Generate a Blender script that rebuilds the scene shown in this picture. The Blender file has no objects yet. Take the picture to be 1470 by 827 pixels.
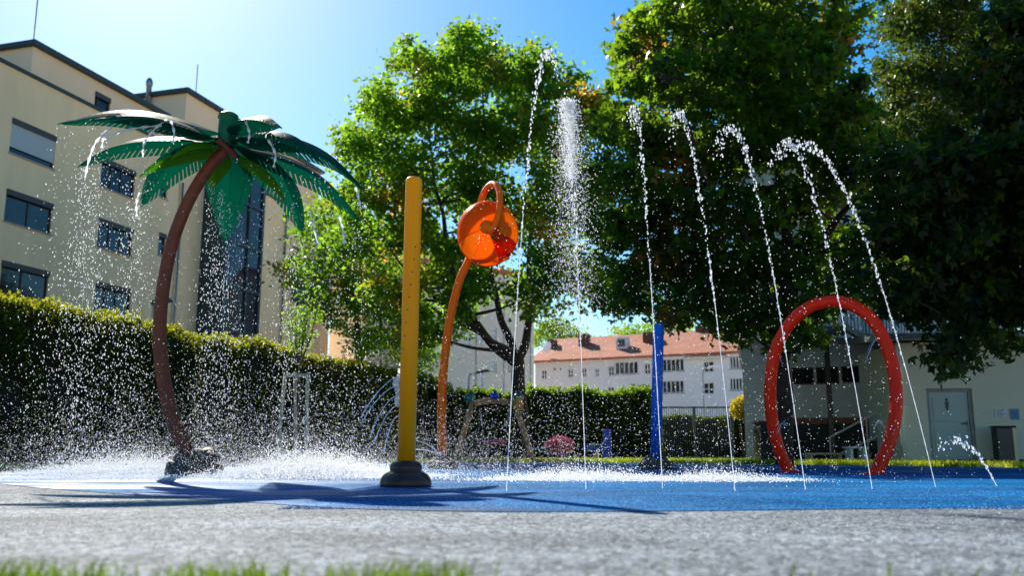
import bpy, math, random
import numpy as np
from mathutils import Vector, Matrix, noise
random.seed(7)
RNG = np.random.default_rng(11)
S = bpy.context.scene
COL = S.collection
PI = math.pi
F = 1300.0; H = 0.31
TH = math.atan(236.5 / F); CT = math.cos(TH); ST = math.sin(TH)

# ---------------------------------------------------------------- measuring helpers
def ray(px, py):
    xr = (px - 735) / F; vr = (413.5 - py) / F
    return Vector((xr, CT - vr * ST, ST + vr * CT))
def at(px, py, Y):
    d = ray(px, py); s = Y / d.y
    return Vector((d.x * s, Y, H + d.z * s))
def gnd(px, py, z=0.0):
    d = ray(px, py); s = (z - H) / d.z
    return Vector((d.x * s, d.y * s, z))
class Frame:
    """wall plane: local x along the wall, local y into the building, z up"""
    def __init__(s, o, a):
        s.o = Vector((o[0], o[1], 0)); s.a = a
        s.ux = Vector((math.cos(a), math.sin(a), 0)); s.uy = Vector((-math.sin(a), math.cos(a), 0))
    def loc(s, px, py, off=0.0):
        d = ray(px, py); c = Vector((0, 0, H)) - s.o
        t = (off - c.dot(s.uy)) / d.dot(s.uy)
        p = c + d * t
        return p.dot(s.ux), p.z
# ---------------------------------------------------------------- object helpers
def tag(o, label=None, cat=None, group=None, kind=None):
    if label: o['label'] = label
    if cat: o['category'] = cat
    if group: o['group'] = group
    if kind: o['kind'] = kind
    return o
def thing(name, label, cat, loc=(0, 0, 0), rz=0.0, group=None):
    o = bpy.data.objects.new(name, None); COL.objects.link(o)
    o.location = loc; o.rotation_euler = (0, 0, rz); o.empty_display_size = .3
    return tag(o, label, cat, group)
def wmat(o):
    m = Matrix.Identity(4)
    while o is not None:
        m = o.matrix_basis @ m; o = o.parent
    return m
def link_mesh(name, me, mat, parent=None, world=False):
    o = bpy.data.objects.new(name, me); COL.objects.link(o)
    if mat is not None:
        for m in (mat if isinstance(mat, (list, tuple)) else [mat]): me.materials.append(m)
    if parent is not None:
        o.parent = parent
        if world: me.transform(wmat(parent).inverted())
    return o
def np_mesh(name, V, Fc, mat, parent=None, world=True, smooth=False):
    me = bpy.data.meshes.new(name)
    V = np.ascontiguousarray(V, dtype=np.float32); Fc = np.ascontiguousarray(Fc, dtype=np.int32)
    k = Fc.shape[1]
    me.vertices.add(len(V)); me.vertices.foreach_set('co', V.ravel())
    me.loops.add(Fc.size); me.loops.foreach_set('vertex_index', Fc.ravel())
    me.polygons.add(len(Fc)); me.polygons.foreach_set('loop_start', np.arange(0, Fc.size, k, dtype=np.int32))
    if smooth: me.polygons.foreach_set('use_smooth', np.ones(len(Fc), dtype=bool))
    me.update(calc_edges=True)
    return link_mesh(name, me, mat, parent, world)
class MB:
    def __init__(s): s.v = []; s.f = []; s.sm = []
    def add(s, vs, fs, smooth=False):
        b = len(s.v); s.v += [tuple(v) for v in vs]
        for f in fs: s.f.append([b + i for i in f]); s.sm.append(smooth)
        return s
    def box(s, x0, x1, y0, y1, z0, z1, bev=0.0):
        vs = [(x, y, z) for z in (z0, z1) for y in (y0, y1) for x in (x0, x1)]
        fs = [(0, 2, 3, 1), (4, 5, 7, 6), (0, 1, 5, 4), (2, 6, 7, 3), (0, 4, 6, 2), (1, 3, 7, 5)]
        return s.add(vs, fs)
    def bar(s, a, b, w, h, up=(0, 0, 1)):
        a = Vector(a); b = Vector(b); d = (b - a).normalized(); u = Vector(up)
        if abs(d.dot(u)) > .98: u = Vector((0, 1, 0))
        sx = d.cross(u).normalized() * w / 2; sz = sx.cross(d).normalized() * h / 2
        vs = []
        for p in (a, b): vs += [p - sx - sz, p + sx - sz, p + sx + sz, p - sx + sz]
        return s.add(vs, [(0, 1, 2, 3), (7, 6, 5, 4), (0, 4, 5, 1), (1, 5, 6, 2), (2, 6, 7, 3), (3, 7, 4, 0)])
    def tube(s, pts, rad, n=10, cap=True, smooth=True):
        pts = [Vector(p) for p in pts]
        if not hasattr(rad, '__len__'): rad = [rad] * len(pts)
        vs = []; fs = []; prev = None
        for i, p in enumerate(pts):
            d = (pts[min(i + 1, len(pts) - 1)] - pts[max(i - 1, 0)])
            d = d.normalized() if d.length > 1e-9 else Vector((0, 0, 1))
            if prev is None:
                u = Vector((0, 1, 0)) if abs(d.y) < .9 else Vector((1, 0, 0))
            else: u = prev
            a = (u - d * u.dot(d)).normalized(); prev = a; b = d.cross(a)
            for k in range(n):
                t = 2 * PI * k / n
                vs.append(p + (a * math.cos(t) + b * math.sin(t)) * rad[i])
        for i in range(len(pts) - 1):
            for k in range(n):
                k2 = (k + 1) % n
                fs.append((i * n + k, i * n + k2, (i + 1) * n + k2, (i + 1) * n + k))
        s.add(vs, fs, smooth)
        if cap:
            b0 = len(s.v) - len(vs)
            s.f.append([b0 + k for k in range(n)][::-1]); s.sm.append(False)
            s.f.append([b0 + (len(pts) - 1) * n + k for k in range(n)]); s.sm.append(False)
        return s
    def lathe(s, prof, c=(0, 0, 0), n=32, ax=None, smooth=True):
        """prof: (r, h) pairs along axis"""
        c = Vector(c); q = (Vector(ax).normalized().to_track_quat('Z', 'Y') if ax is not None else None)
        vs = []; fs = []
        for r, h in prof:
            for k in range(n):
                t = 2 * PI * k / n; p = Vector((r * math.cos(t), r * math.sin(t), h))
                vs.append(c + (q @ p if q else p))
        for i in range(len(prof) - 1):
            for k in range(n):
                k2 = (k + 1) % n
                fs.append((i * n + k, i * n + k2, (i + 1) * n + k2, (i + 1) * n + k))
        s.add(vs, fs, smooth)
        b0 = len(s.v) - len(vs)
        for row, rev in ((0, True), (len(prof) - 1, False)):
            l = [b0 + row * n + k for k in range(n)]
            s.f.append(l[::-1] if rev else l); s.sm.append(False)
        return s
    def rock(s, c, r, seed=0, sq=(1, 1, .8), n=3, rough=.22):
        import bmesh
        bm = bmesh.new(); bmesh.ops.create_icosphere(bm, subdivisions=n, radius=1.0)
        c = Vector(c)
        for v in bm.verts:
            k = 1 + rough * noise.noise(v.co * 1.3 + Vector((seed * 7.1, seed, 0))) * 2 + .05 * noise.noise(v.co * 5 + Vector((seed, 3, 1)))
            v.co = Vector((v.co.x * sq[0], v.co.y * sq[1], v.co.z * sq[2])) * r * k + c
        bm.verts.ensure_lookup_table()
        s.add([v.co.copy() for v in bm.verts], [[v.index for v in f.verts] for f in bm.faces], True)
        bm.free(); return s
    def build(s, name, mat, parent=None, world=False):
        me = bpy.data.meshes.new(name); me.from_pydata(s.v, [], s.f); me.update()
        me.polygons.foreach_set('use_smooth', s.sm)
        return link_mesh(name, me, mat, parent, world)
def smooth_path(pts, k=6):
    pts = [Vector(p) for p in pts]; P = [pts[0] * 2 - pts[1]] + pts + [pts[-1] * 2 - pts[-2]]; out = []
    for i in range(1, len(P) - 2):
        a, b, c, d = P[i - 1], P[i], P[i + 1], P[i + 2]
        for j in range(k):
            t = j / k
            out.append(.5 * ((2 * b) + (c - a) * t + (2 * a - 5 * b + 4 * c - d) * t * t + (3 * b - a - 3 * c + d) * t ** 3))
    out.append(pts[-1]); return out
def lerp(a, b, t): return a + (b - a) * t
def bevel(o, w, seg=2):
    m = o.modifiers.new('bevel', 'BEVEL'); m.width = w; m.segments = seg; m.limit_method = 'ANGLE'; return o

# ---------------------------------------------------------------- materials
def mat(name, col, rough=.6, metal=0., var=.0, vscale=3., col2=None, bump=0., bscale=40., coat=0., spec=.5, dirt=None, vz=1.):
    m = bpy.data.materials.new(name); m.use_nodes = True; nt = m.node_tree; N = nt.nodes; L = nt.links
    b = N['Principled BSDF']
    b.inputs['Base Color'].default_value = (*col, 1); b.inputs['Roughness'].default_value = rough
    b.inputs['Metallic'].default_value = metal; b.inputs['Coat Weight'].default_value = coat
    b.inputs['Coat Roughness'].default_value = .08; b.inputs['Specular IOR Level'].default_value = spec
    tc = N.new('ShaderNodeTexCoord')
    mp = N.new('ShaderNodeMapping'); mp.inputs['Scale'].default_value = (1, 1, vz); L.new(tc.outputs['Object'], mp.inputs[0])
    if var or col2:
        nz = N.new('ShaderNodeTexNoise'); nz.inputs['Scale'].default_value = vscale; nz.inputs['Detail'].default_value = 6
        nz.inputs['Roughness'].default_value = .6
        L.new(mp.outputs[0], nz.inputs['Vector'])
        cr = N.new('ShaderNodeValToRGB'); cr.color_ramp.elements[0].position = .3; cr.color_ramp.elements[1].position = .72
        c2 = col2 or tuple(min(1, c * (1 + var)) for c in col); c1 = tuple(c * (1 - var) for c in col)
        cr.color_ramp.elements[0].color = (*c1, 1); cr.color_ramp.elements[1].color = (*c2, 1)
        L.new(nz.outputs[0], cr.inputs[0]); L.new(cr.outputs[0], b.inputs['Base Color'])
    if bump:
        n2 = N.new('ShaderNodeTexNoise'); n2.inputs['Scale'].default_value = bscale; n2.inputs['Detail'].default_value = 4
        L.new(tc.outputs['Object'], n2.inputs['Vector'])
        bp = N.new('ShaderNodeBump'); bp.inputs['Strength'].default_value = bump; bp.inputs['Distance'].default_value = .02
        L.new(n2.outputs[0], bp.inputs['Height']); L.new(bp.outputs[0], b.inputs['Normal'])
    return m
def leaf_mat(name, cols, trans=(.35, .5, .03), tmix=.45, patch=.25, patchcol=(.35, .12, .02), pscale=.5, rough=.45):
    """leaf colours vary leaf by leaf and by clump"""
    m = bpy.data.materials.new(name); m.use_nodes = True; nt = m.node_tree; N = nt.nodes; L = nt.links
    b = N['Principled BSDF']; out = N['Material Output']
    b.inputs['Roughness'].default_value = rough; b.inputs['Specular IOR Level'].default_value = .15
    g = N.new('ShaderNodeNewGeometry')
    cr = N.new('ShaderNodeValToRGB'); el = cr.color_ramp.elements
    el[0].color = (*cols[0], 1); el[1].color = (*cols[-1], 1)
    for i, c in enumerate(cols[1:-1]):
        e = el.new((i + 1) / (len(cols) - 1)); e.color = (*c, 1)
    L.new(g.outputs['Random Per Island'], cr.inputs[0])
    tc = N.new('ShaderNodeTexCoord'); nz = N.new('ShaderNodeTexNoise'); nz.inputs['Scale'].default_value = pscale; nz.inputs['Detail'].default_value = 3
    L.new(tc.outputs['Object'], nz.inputs['Vector'])
    r2 = N.new('ShaderNodeMapRange'); r2.inputs[1].default_value = .66 - patch * .35; r2.inputs[2].default_value = .78 - patch * .3
    L.new(nz.outputs[0], r2.inputs[0])
    ml = N.new('ShaderNodeMath'); ml.operation = 'MULTIPLY'
    r3 = N.new('ShaderNodeMapRange'); r3.inputs[1].default_value = .15; r3.inputs[2].default_value = .6
    mul7 = N.new('ShaderNodeMath'); mul7.operation = 'MULTIPLY'; mul7.inputs[1].default_value = 17.3
    fr = N.new('ShaderNodeMath'); fr.operation = 'FRACT'
    L.new(g.outputs['Random Per Island'], mul7.inputs[0]); L.new(mul7.outputs[0], fr.inputs[0]); L.new(fr.outputs[0], r3.inputs[0])
    L.new(r2.outputs[0], ml.inputs[0]); L.new(r3.outputs[0], ml.inputs[1])
    mx = N.new('ShaderNodeMix'); mx.data_type = 'RGBA'; L.new(ml.outputs[0], mx.inputs[0])
    L.new(cr.outputs[0], mx.inputs[6]); mx.inputs[7].default_value = (*patchcol, 1)
    L.new(mx.outputs[2], b.inputs['Base Color'])
    t = N.new('ShaderNodeBsdfTranslucent')
    mx2 = N.new('ShaderNodeMix'); mx2.data_type = 'RGBA'; L.new(ml.outputs[0], mx2.inputs[0])
    mx2.inputs[6].default_value = (*trans, 1); mx2.inputs[7].default_value = tuple(min(1, c * 2.2) for c in patchcol) + (1,)
    hsv = N.new('ShaderNodeHueSaturation'); L.new(mx2.outputs[2], hsv.inputs['Color'])
    r4 = N.new('ShaderNodeMapRange'); r4.inputs[3].default_value = .5; r4.inputs[4].default_value = 1.25
    L.new(fr.outputs[0], r4.inputs[0]); L.new(r4.outputs[0], hsv.inputs['Value'])
    L.new(hsv.outputs[0], t.inputs[0])
    ms = N.new('ShaderNodeMixShader'); ms.inputs[0].default_value = tmix
    L.new(b.outputs[0], ms.inputs[1]); L.new(t.outputs[0], ms.inputs[2]); L.new(ms.outputs[0], out.inputs[0])
    return m
def granule_mat(name, cols, scale, rough=.5, bumpd=.006, big=None, spec=.5, bstr=.8, wet=None):
    """rubber granulate: every grain its own tone"""
    m = bpy.data.materials.new(name); m.use_nodes = True; nt = m.node_tree; N = nt.nodes; L = nt.links
    b = N['Principled BSDF']; b.inputs['Roughness'].default_value = rough; b.inputs['Specular IOR Level'].default_value = spec
    tc = N.new('ShaderNodeTexCoord'); v = N.new('ShaderNodeTexVoronoi'); v.inputs['Scale'].default_value = scale
    L.new(tc.outputs['Object'], v.inputs['Vector'])
    sp = N.new('ShaderNodeSeparateColor'); L.new(v.outputs['Color'], sp.inputs[0])
    cr = N.new('ShaderNodeValToRGB'); el = cr.color_ramp.elements
    el[0].color = (*cols[0], 1); el[1].color = (*cols[-1], 1)
    for i, c in enumerate(cols[1:-1]):
        e = el.new((i + 1) / (len(cols) - 1)); e.color = (*c, 1)
    L.new(sp.outputs[0], cr.inputs[0])
    nz = N.new('ShaderNodeTexNoise'); nz.inputs['Scale'].default_value = 1.1; nz.inputs['Detail'].default_value = 5
    L.new(tc.outputs['Object'], nz.inputs['Vector'])
    hs = N.new('ShaderNodeHueSaturation'); r = N.new('ShaderNodeMapRange'); r.inputs[1].default_value = .3; r.inputs[2].default_value = .7
    r.inputs[3].default_value = .5; r.inputs[4].default_value = 1.2
    ms_ = N.new('ShaderNodeMapping'); ms_.inputs['Scale'].default_value = (.55, 1.5, 1); L.new(tc.outputs['Object'], ms_.inputs[0]); L.new(ms_.outputs[0], nz.inputs['Vector'])
    L.new(nz.outputs[0], r.inputs[0]); L.new(r.outputs[0], hs.inputs['Value']); L.new(cr.outputs[0], hs.inputs['Color'])
    L.new(hs.outputs[0], b.inputs['Base Color'])
    bp = N.new('ShaderNodeBump'); bp.inputs['Strength'].default_value = bstr; bp.inputs['Distance'].default_value = bumpd; bp.invert = True
    L.new(v.outputs['Distance'], bp.inputs['Height']); L.new(bp.outputs[0], b.inputs['Normal'])
    if wet:
        n3 = N.new('ShaderNodeTexNoise'); n3.inputs['Scale'].default_value = .8; n3.inputs['Detail'].default_value = 6
        mp = N.new('ShaderNodeMapping'); mp.inputs['Scale'].default_value = (.5, 1.2, 1); L.new(tc.outputs['Object'], mp.inputs[0]); L.new(mp.outputs[0], n3.inputs['Vector'])
        r5 = N.new('ShaderNodeMapRange'); r5.inputs[1].default_value = .4; r5.inputs[2].default_value = .58
        r5.inputs[3].default_value = rough; r5.inputs[4].default_value = wet
        L.new(n3.outputs[0], r5.inputs[0]); L.new(r5.outputs[0], b.inputs['Roughness'])
    return m
def water_mat(name, glassy=.35, col=(.95, .97, 1)):
    m = bpy.data.materials.new(name); m.use_nodes = True; nt = m.node_tree; N = nt.nodes; L = nt.links
    N.remove(N['Principled BSDF']); out = N['Material Output']
    t = N.new('ShaderNodeBsdfTranslucent'); t.inputs[0].default_value = (*col, 1)
    d = N.new('ShaderNodeBsdfDiffuse'); d.inputs[0].default_value = (*col, 1)
    gl = N.new('ShaderNodeBsdfGlossy'); gl.inputs['Roughness'].default_value = .12
    ga = N.new('ShaderNodeBsdfGlass'); ga.inputs['IOR'].default_value = 1.33; ga.inputs['Roughness'].default_value = .05
    a = N.new('ShaderNodeMixShader'); a.inputs[0].default_value = .65; L.new(d.outputs[0], a.inputs[1]); L.new(t.outputs[0], a.inputs[2])
    b = N.new('ShaderNodeMixShader'); b.inputs[0].default_value = .25; L.new(a.outputs[0], b.inputs[1]); L.new(gl.outputs[0], b.inputs[2])
    c = N.new('ShaderNodeMixShader'); c.inputs[0].default_value = glassy; L.new(b.outputs[0], c.inputs[1]); L.new(ga.outputs[0], c.inputs[2])
    # the inner side of a drop lets the light through, so that its near side is lit from behind
    g_ = N.new('ShaderNodeNewGeometry'); tr = N.new('ShaderNodeBsdfTransparent'); e = N.new('ShaderNodeMixShader')
    L.new(g_.outputs['Backfacing'], e.inputs[0]); L.new(c.outputs[0], e.inputs[1]); L.new(tr.outputs[0], e.inputs[2])
    L.new(e.outputs[0], out.inputs[0]); return m
def sheet_mat(name, col, tcol, tmix=.35, rough=.2, seethru=.0, var=.25):
    """coloured plastic sheet that lets some light through"""
    m = mat(name, col, rough, var=var, vscale=2.5, coat=.0, spec=.03); nt = m.node_tree; N = nt.nodes; L = nt.links
    b = N['Principled BSDF']; out = N['Material Output']
    t = N.new('ShaderNodeBsdfTranslucent'); t.inputs[0].default_value = (*tcol, 1)
    ms = N.new('ShaderNodeMixShader'); ms.inputs[0].default_value = tmix
    L.new(b.outputs[0], ms.inputs[1]); L.new(t.outputs[0], ms.inputs[2]); last = ms
    if seethru:
        tr = N.new('ShaderNodeBsdfTransparent'); tr.inputs[0].default_value = (*[min(1, c * 1.0 + .35) for c in tcol], 1)
        m2 = N.new('ShaderNodeMixShader'); m2.inputs[0].default_value = seethru
        L.new(ms.outputs[0], m2.inputs[1]); L.new(tr.outputs[0], m2.inputs[2]); last = m2
    L.new(last.outputs[0], out.inputs[0]); return m
def glass_mat(name, col=(.02, .025, .03), rough=.06, spec=.8):
    return mat(name, col, rough, spec=spec, var=.5, vscale=.9)

M = dict(
    beige=mat('beige_render', (.90, .66, .40), .9, var=.11, vscale=.7, bump=.15, bscale=60, vz=.25),
    attic=mat('attic_render', (.88, .64, .44), .9, var=.05, vscale=.6),
    trim=mat('dark_metal_trim', (.03, .055, .06), .5, .3),
    glass=glass_mat('window_glass'), bluglass=glass_mat('blue_window_glass', (.02, .028, .04), spec=.5),
    frame=mat('dark_window_frame', (.045, .04, .04), .5), shutter=mat('grey_shutter', (.42, .45, .47), .55, var=.06, vscale=4, vz=12),
    lightframe=mat('white_window_frame', (.7, .72, .75), .5),
    sill=mat('sill_stone', (.36, .33, .3), .7, var=.1), zinc=mat('zinc_pipe', (.24, .26, .28), .4, .6, var=.2),
    pale=mat('pale_render', (.72, .73, .78), .9, var=.05, vscale=.5), cream=mat('cream_render', (.70, .64, .56), .9, var=.05, vscale=.5),
    red=mat('roof_tile', (.42, .13, .06), .85, var=.25, vscale=1.3, bump=.8, bscale=14), chimney=mat('chimney_brick', (.14, .06, .04), .9, var=.3),
    grey=mat('grey_render', (.60, .59, .56), .9, var=.08, vscale=.5), ledge=mat('grey_ledge', (.26, .27, .28), .8, var=.1),
    out=mat('outbuilding_render', (.62, .57, .44), .9, var=.06, vscale=.6, bump=.1), door=mat('door_paint', (.36, .42, .40), .5, var=.05),
    brick=mat('brown_brick', (.22, .09, .05), .9, var=.3, vscale=6), black=mat('black_paint', (.012, .012, .014), .4),
    dark=mat('dark_wall', (.03, .03, .028), .9, var=.3), steelblue=mat('blue_grey_metal', (.08, .14, .22), .5, .2),
    redframe=mat('red_brown_frame', (.10, .025, .015), .6), paper=mat('paper', (.62, .6, .66), .8), bluep=mat('blue_notice', (.05, .18, .4), .6),
    bark=mat('bark', (.045, .032, .022), .95, var=.4, vscale=9, bump=1., bscale=25, vz=.35), twig=mat('twig', (.10, .07, .045), .9, var=.3),
    palmtrunk=mat('brown_pipe_paint', (.15, .035, .015), .5, var=.25, vscale=7, coat=.0, spec=.25, bump=.25, bscale=30),
    rock=mat('brown_cast_rock', (.075, .045, .035), .7, var=.4, vscale=9, bump=.6, bscale=30),
    yellow=mat('yellow_pole_paint', (1.0, .31, .0), .42, var=.12, vscale=9, coat=.0, spec=.15, vz=.08), blue=mat('blue_pole_paint', (.003, .12, .62), .4, var=.1, spec=.2),
    orange=mat('orange_pipe_paint', (1.0, .13, .0), .4, var=.05, coat=.0, spec=.12), redtube=mat('red_tube_paint', (.95, .022, .0), .36, var=.1, vscale=5, coat=.0, spec=.2),
    bun=mat('dark_cast_base', (.07, .026, .016), .38, var=.5, vscale=7, coat=.1, spec=.3, bump=.25, bscale=25),
    wood=mat('weathered_wood', (.52, .24, .10), .85, var=.25, vscale=10, vz=.15, bump=.3), palewood=mat('pale_stake_wood', (.62, .46, .30), .85, var=.2, vscale=8, vz=.15),
    steel=mat('steel', (.4, .4, .42), .35, .9), white=mat('white_paint', (.75, .75, .76), .5, var=.05),
    green=mat('green_panel', (.01, .16, .13), .4), bluepanel=mat('blue_panel', (.01, .06, .45), .4), pinkm=mat('pink_cloth', (.6, .08, .2), .7),
    amber=mat('orange_disc', (.8, .25, .02), .5),
    stone=mat('tan_bin_panel', (.80, .58, .32), .8, var=.1),
)
FROND = sheet_mat('green_frond_sheet', (.002, .07, .042), (.006, .30, .20), .42, .42, seethru=.12, var=.35)
LIME = sheet_mat('lime_frond_sheet', (.08, .22, .01), (.28, .60, .03), .5, .3)
CLEARF = sheet_mat('pale_inner_sheet', (.2, .36, .30), (.45, .6, .5), .5, .25, seethru=.45)
CAP = mat('green_cap_paint', (.006, .12, .05), .4, spec=.2, var=.3)
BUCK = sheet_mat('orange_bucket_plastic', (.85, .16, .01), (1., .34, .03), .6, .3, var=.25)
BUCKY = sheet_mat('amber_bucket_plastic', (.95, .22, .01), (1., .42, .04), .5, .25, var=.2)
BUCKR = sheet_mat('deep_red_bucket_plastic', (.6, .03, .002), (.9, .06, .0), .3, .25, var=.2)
WATER = water_mat('sunlit_water', .25); FINE = water_mat('fine_spray', .0)

# ---------------------------------------------------------------- foliage
T_OVAL = (np.array([(0, 0, 0), (.34, .42, .1), (0, 1, 0), (-.34, .42, .1)]), np.array([(0, 1, 2), (0, 2, 3)]))
def _maple():
    v = [(0, 0, 0)]; f = []
    for ang, sc in ((0, 1), (52, .85), (-52, .85)):
        a = math.radians(ang); c, s_ = math.cos(a), math.sin(a)
        i = len(v)
        for x, y, z in ((.24, .5, .05), (0, 1, -.06), (-.24, .5, .05)):
            x *= sc; y *= sc; v.append((x * c + y * s_, -x * s_ + y * c, z))
        f.append((0, i, i + 1, i + 2))
    return np.array(v), np.array(f)
T_MAPLE = _maple()
def unit(a): return a / (np.linalg.norm(a, axis=1, keepdims=True) + 1e-9)
def leaves(C, size, tmpl, droop=-.4, up=.6):
    T, Fc = tmpl; n = len(C)
    l = RNG.normal(size=(n, 3)); l[:, 2] += droop; l = unit(l)
    nn = RNG.normal(size=(n, 3)); nn[:, 2] += up; nn = nn - l * (nn * l).sum(1, keepdims=True); nn = unit(nn)
    w = np.cross(l, nn)
    s = (size * RNG.uniform(.65, 1.25, n))[:, None, None]
    V = C[:, None, :] + s * (T[None, :, 0:1] * w[:, None, :] + T[None, :, 1:2] * l[:, None, :] + T[None, :, 2:3] * nn[:, None, :])
    k = len(T); FF = (Fc[None] + (np.arange(n) * k)[:, None, None]).reshape(-1, Fc.shape[1])
    return V.reshape(-1, 3), FF
def crown_points(clumps, dens, sub=.3, flat=.6, fill=.35):
    pts = []; subs = []
    for c, R in clumps:
        k = max(4, int(R * R * 13))
        d = unit(RNG.normal(size=(k, 3))); rr = R * np.where(RNG.random(k) < fill, RNG.uniform(.2, .8, k), RNG.uniform(.75, 1.08, k))
        sc = np.array(c)[None] + d * rr[:, None] * np.array([1, 1, .85])
        subs.append(sc)
        m = int(dens * R * R / k) + 1
        off = RNG.normal(size=(k, m, 3)) * sub * np.array([1, 1, flat]) * RNG.uniform(.6, 1.2, (k, 1, 1))
        pts.append((sc[:, None, :] + off).reshape(-1, 3))
    return np.concatenate(pts), np.concatenate(subs)
def make_tree(name, label, root, limbs, clumps, leafmat, dens, size, tmpl, sub=.3, twigs=120, tw=.012, group=None, pen=2.5, barkmat=None, brr=.035):
    t = thing(name, label, 'tree', root, group=group)
    mb = MB(); nodes = []
    for pts, r0, r1 in limbs:
        p = smooth_path(pts, 5); n = len(p)
        p = [q + Vector((noise.noise(q * .9), noise.noise(q * .9 + Vector((5, 5, 5))), 0)) * .12 * min(1, i / 4) for i, q in enumerate(p)]
        mb.tube(p, [lerp(r0, r1, (i / (n - 1)) ** .8) for i in range(n)], 10)
        nodes += [(q, lerp(r0, r1, i / (n - 1))) for i, q in enumerate(p) if i > n * .35]
    for c, R in clumps:
        c = Vector(c)
        q, r = min(nodes, key=lambda a: (a[0] - c).length + (pen if a[0].z > c.z else 0))
        mid = (q + c) / 2 + Vector((random.uniform(-.3, .3), random.uniform(-.3, .3), -.04 * (q - c).length))
        pp = smooth_path([q, mid, c], 5); r = min(r * .8, brr + .012 * (q - c).length)
        mb.tube(pp, [lerp(r, tw * 1.3, i / (len(pp) - 1)) for i in range(len(pp))], 6, cap=False)
    P, subs = crown_points(clumps, dens, sub)
    ends = [(Vector(c), R) for c, R in clumps]
    idx = RNG.permutation(len(subs))[:twigs]
    for i in idx:
        s_ = Vector(subs[i]); c, R = min(ends, key=lambda a: (a[0] - s_).length)
        mb.tube([c, (c + s_) / 2 + Vector((0, 0, -.05)), s_], [tw * 1.2, tw, tw * .5], 4, cap=False)
    mb.build('trunk', barkmat or M['bark'], t, world=True)
    V, FF = leaves(P, size, tmpl)
    np_mesh('crown', V, FF, leafmat, t)
    return t
def pxclumps(lst, Y, spread, layers=2, f=F, jit=.25):
    out = []
    for (px, py, r) in lst:
        for k in range(layers):
            y = Y + (random.uniform(-1, 1) if layers == 1 else lerp(-1, 1, k / (layers - 1)) + random.uniform(-.3, .3)) * spread
            c = at(px + random.uniform(-8, 8), py + random.uniform(-8, 8), y); out.append((tuple(c), r / f * y * 1.03))
    return out

GREENS = [(.008, .028, .004), (.015, .045, .006), (.028, .068, .007), (.05, .09, .009)]
LF_CENTRE = leaf_mat('centre_tree_leaf', GREENS, (.36, .68, .03), .5, .32, (.45, .22, .02), .45)
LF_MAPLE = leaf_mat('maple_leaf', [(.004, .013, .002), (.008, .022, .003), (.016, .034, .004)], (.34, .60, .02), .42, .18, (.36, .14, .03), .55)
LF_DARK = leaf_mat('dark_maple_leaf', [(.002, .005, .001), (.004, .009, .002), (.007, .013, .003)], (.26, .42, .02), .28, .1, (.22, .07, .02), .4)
LF_CONE = leaf_mat('yew_leaf', [(.006, .016, .003), (.012, .026, .005), (.022, .04, .008)], (.22, .38, .02), .22, .1, (.25, .12, .02), .4)
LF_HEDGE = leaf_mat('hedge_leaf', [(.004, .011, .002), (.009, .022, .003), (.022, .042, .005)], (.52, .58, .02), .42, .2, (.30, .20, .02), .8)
LF_HEDGE2 = leaf_mat('thuja_hedge_leaf', [(.004, .014, .002), (.009, .028, .004), (.018, .045, .006)], (.38, .62, .02), .42, .0, (.2, .2, .02), .8)
LF_YEL = leaf_mat('golden_leaf', [(.25, .22, .01), (.4, .33, .015), (.5, .38, .02)], (.8, .65, .03), .4, .3, (.5, .2, .02), 2)
LF_GRASS = leaf_mat('grass_blade', [(.05, .11, .01), (.08, .15, .012), (.16, .17, .02)], (.55, .70, .03), .5, .3, (.35, .28, .05), .5)
LF_GRASSF = leaf_mat('near_grass_blade', [(.02, .06, .006), (.035, .09, .01), (.09, .10, .02)], (.26, .42, .02), .35, .15, (.3, .25, .05), .5)
LF_PINK = leaf_mat('pink_blossom', [(.4, .06, .14), (.55, .12, .22), (.05, .07, .02)], (.6, .15, .25), .3, .0, (.5, .2, .02), 2)

# ---------------------------------------------------------------- world, sun, camera
SUN_EL = math.radians(36); SUN_AZ = math.radians(-25)     # behind the scene, to the left
w = bpy.data.worlds.new("World"); S.world = w; w.use_nodes = True
nt = w.node_tree; bg = nt.nodes['Background']; sky = nt.nodes.new('ShaderNodeTexSky')
sky.sky_type = 'NISHITA'; sky.sun_disc = False; sky.sun_elevation = SUN_EL; sky.sun_rotation = SUN_AZ
sky.altitude = 0; sky.air_density = 1.0; sky.dust_density = .3; sky.ozone_density = 1.6
hs_ = nt.nodes.new('ShaderNodeHueSaturation'); hs_.inputs['Saturation'].default_value = 1.5; hs_.inputs['Hue'].default_value = .493; nt.links.new(sky.outputs[0], hs_.inputs['Color']); nt.links.new(hs_.outputs[0], bg.inputs[0]); bg.inputs[1].default_value = .073
sd = Vector((math.sin(SUN_AZ) * math.cos(SUN_EL), math.cos(SUN_AZ) * math.cos(SUN_EL), math.sin(SUN_EL)))
ld = bpy.data.lights.new('sun', 'SUN'); ld.energy = 4.0; ld.angle = math.radians(.5); ld.color = (1, .93, .80)
lo = bpy.data.objects.new('sun', ld); COL.objects.link(lo); lo.rotation_euler = sd.to_track_quat('Z', 'Y').to_euler(); lo.location = (0, 0, 30)
cd = bpy.data.cameras.new('camera'); cam = bpy.data.objects.new('camera', cd); COL.objects.link(cam); S.camera = cam
cam.location = (0, 0, H); cam.rotation_euler = (PI / 2 + TH, 0, 0)
cd.sensor_width = 36; cd.lens = 36 * F / 1470; cd.clip_end = 2000; cd.clip_start = .05
cd.dof.use_dof = True; cd.dof.focus_distance = 9.5; cd.dof.aperture_fstop = 1.8
S.render.engine = 'CYCLES'
S.view_settings.view_transform = 'Standard'; S.view_settings.look = 'None'; S.view_settings.exposure = 1.22; S.view_settings.gamma = 1
S.cycles.max_bounces = 8; S.cycles.transparent_max_bounces = 12; S.cycles.sample_clamp_indirect = 4; S.cycles.sample_clamp_direct = 12
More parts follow.
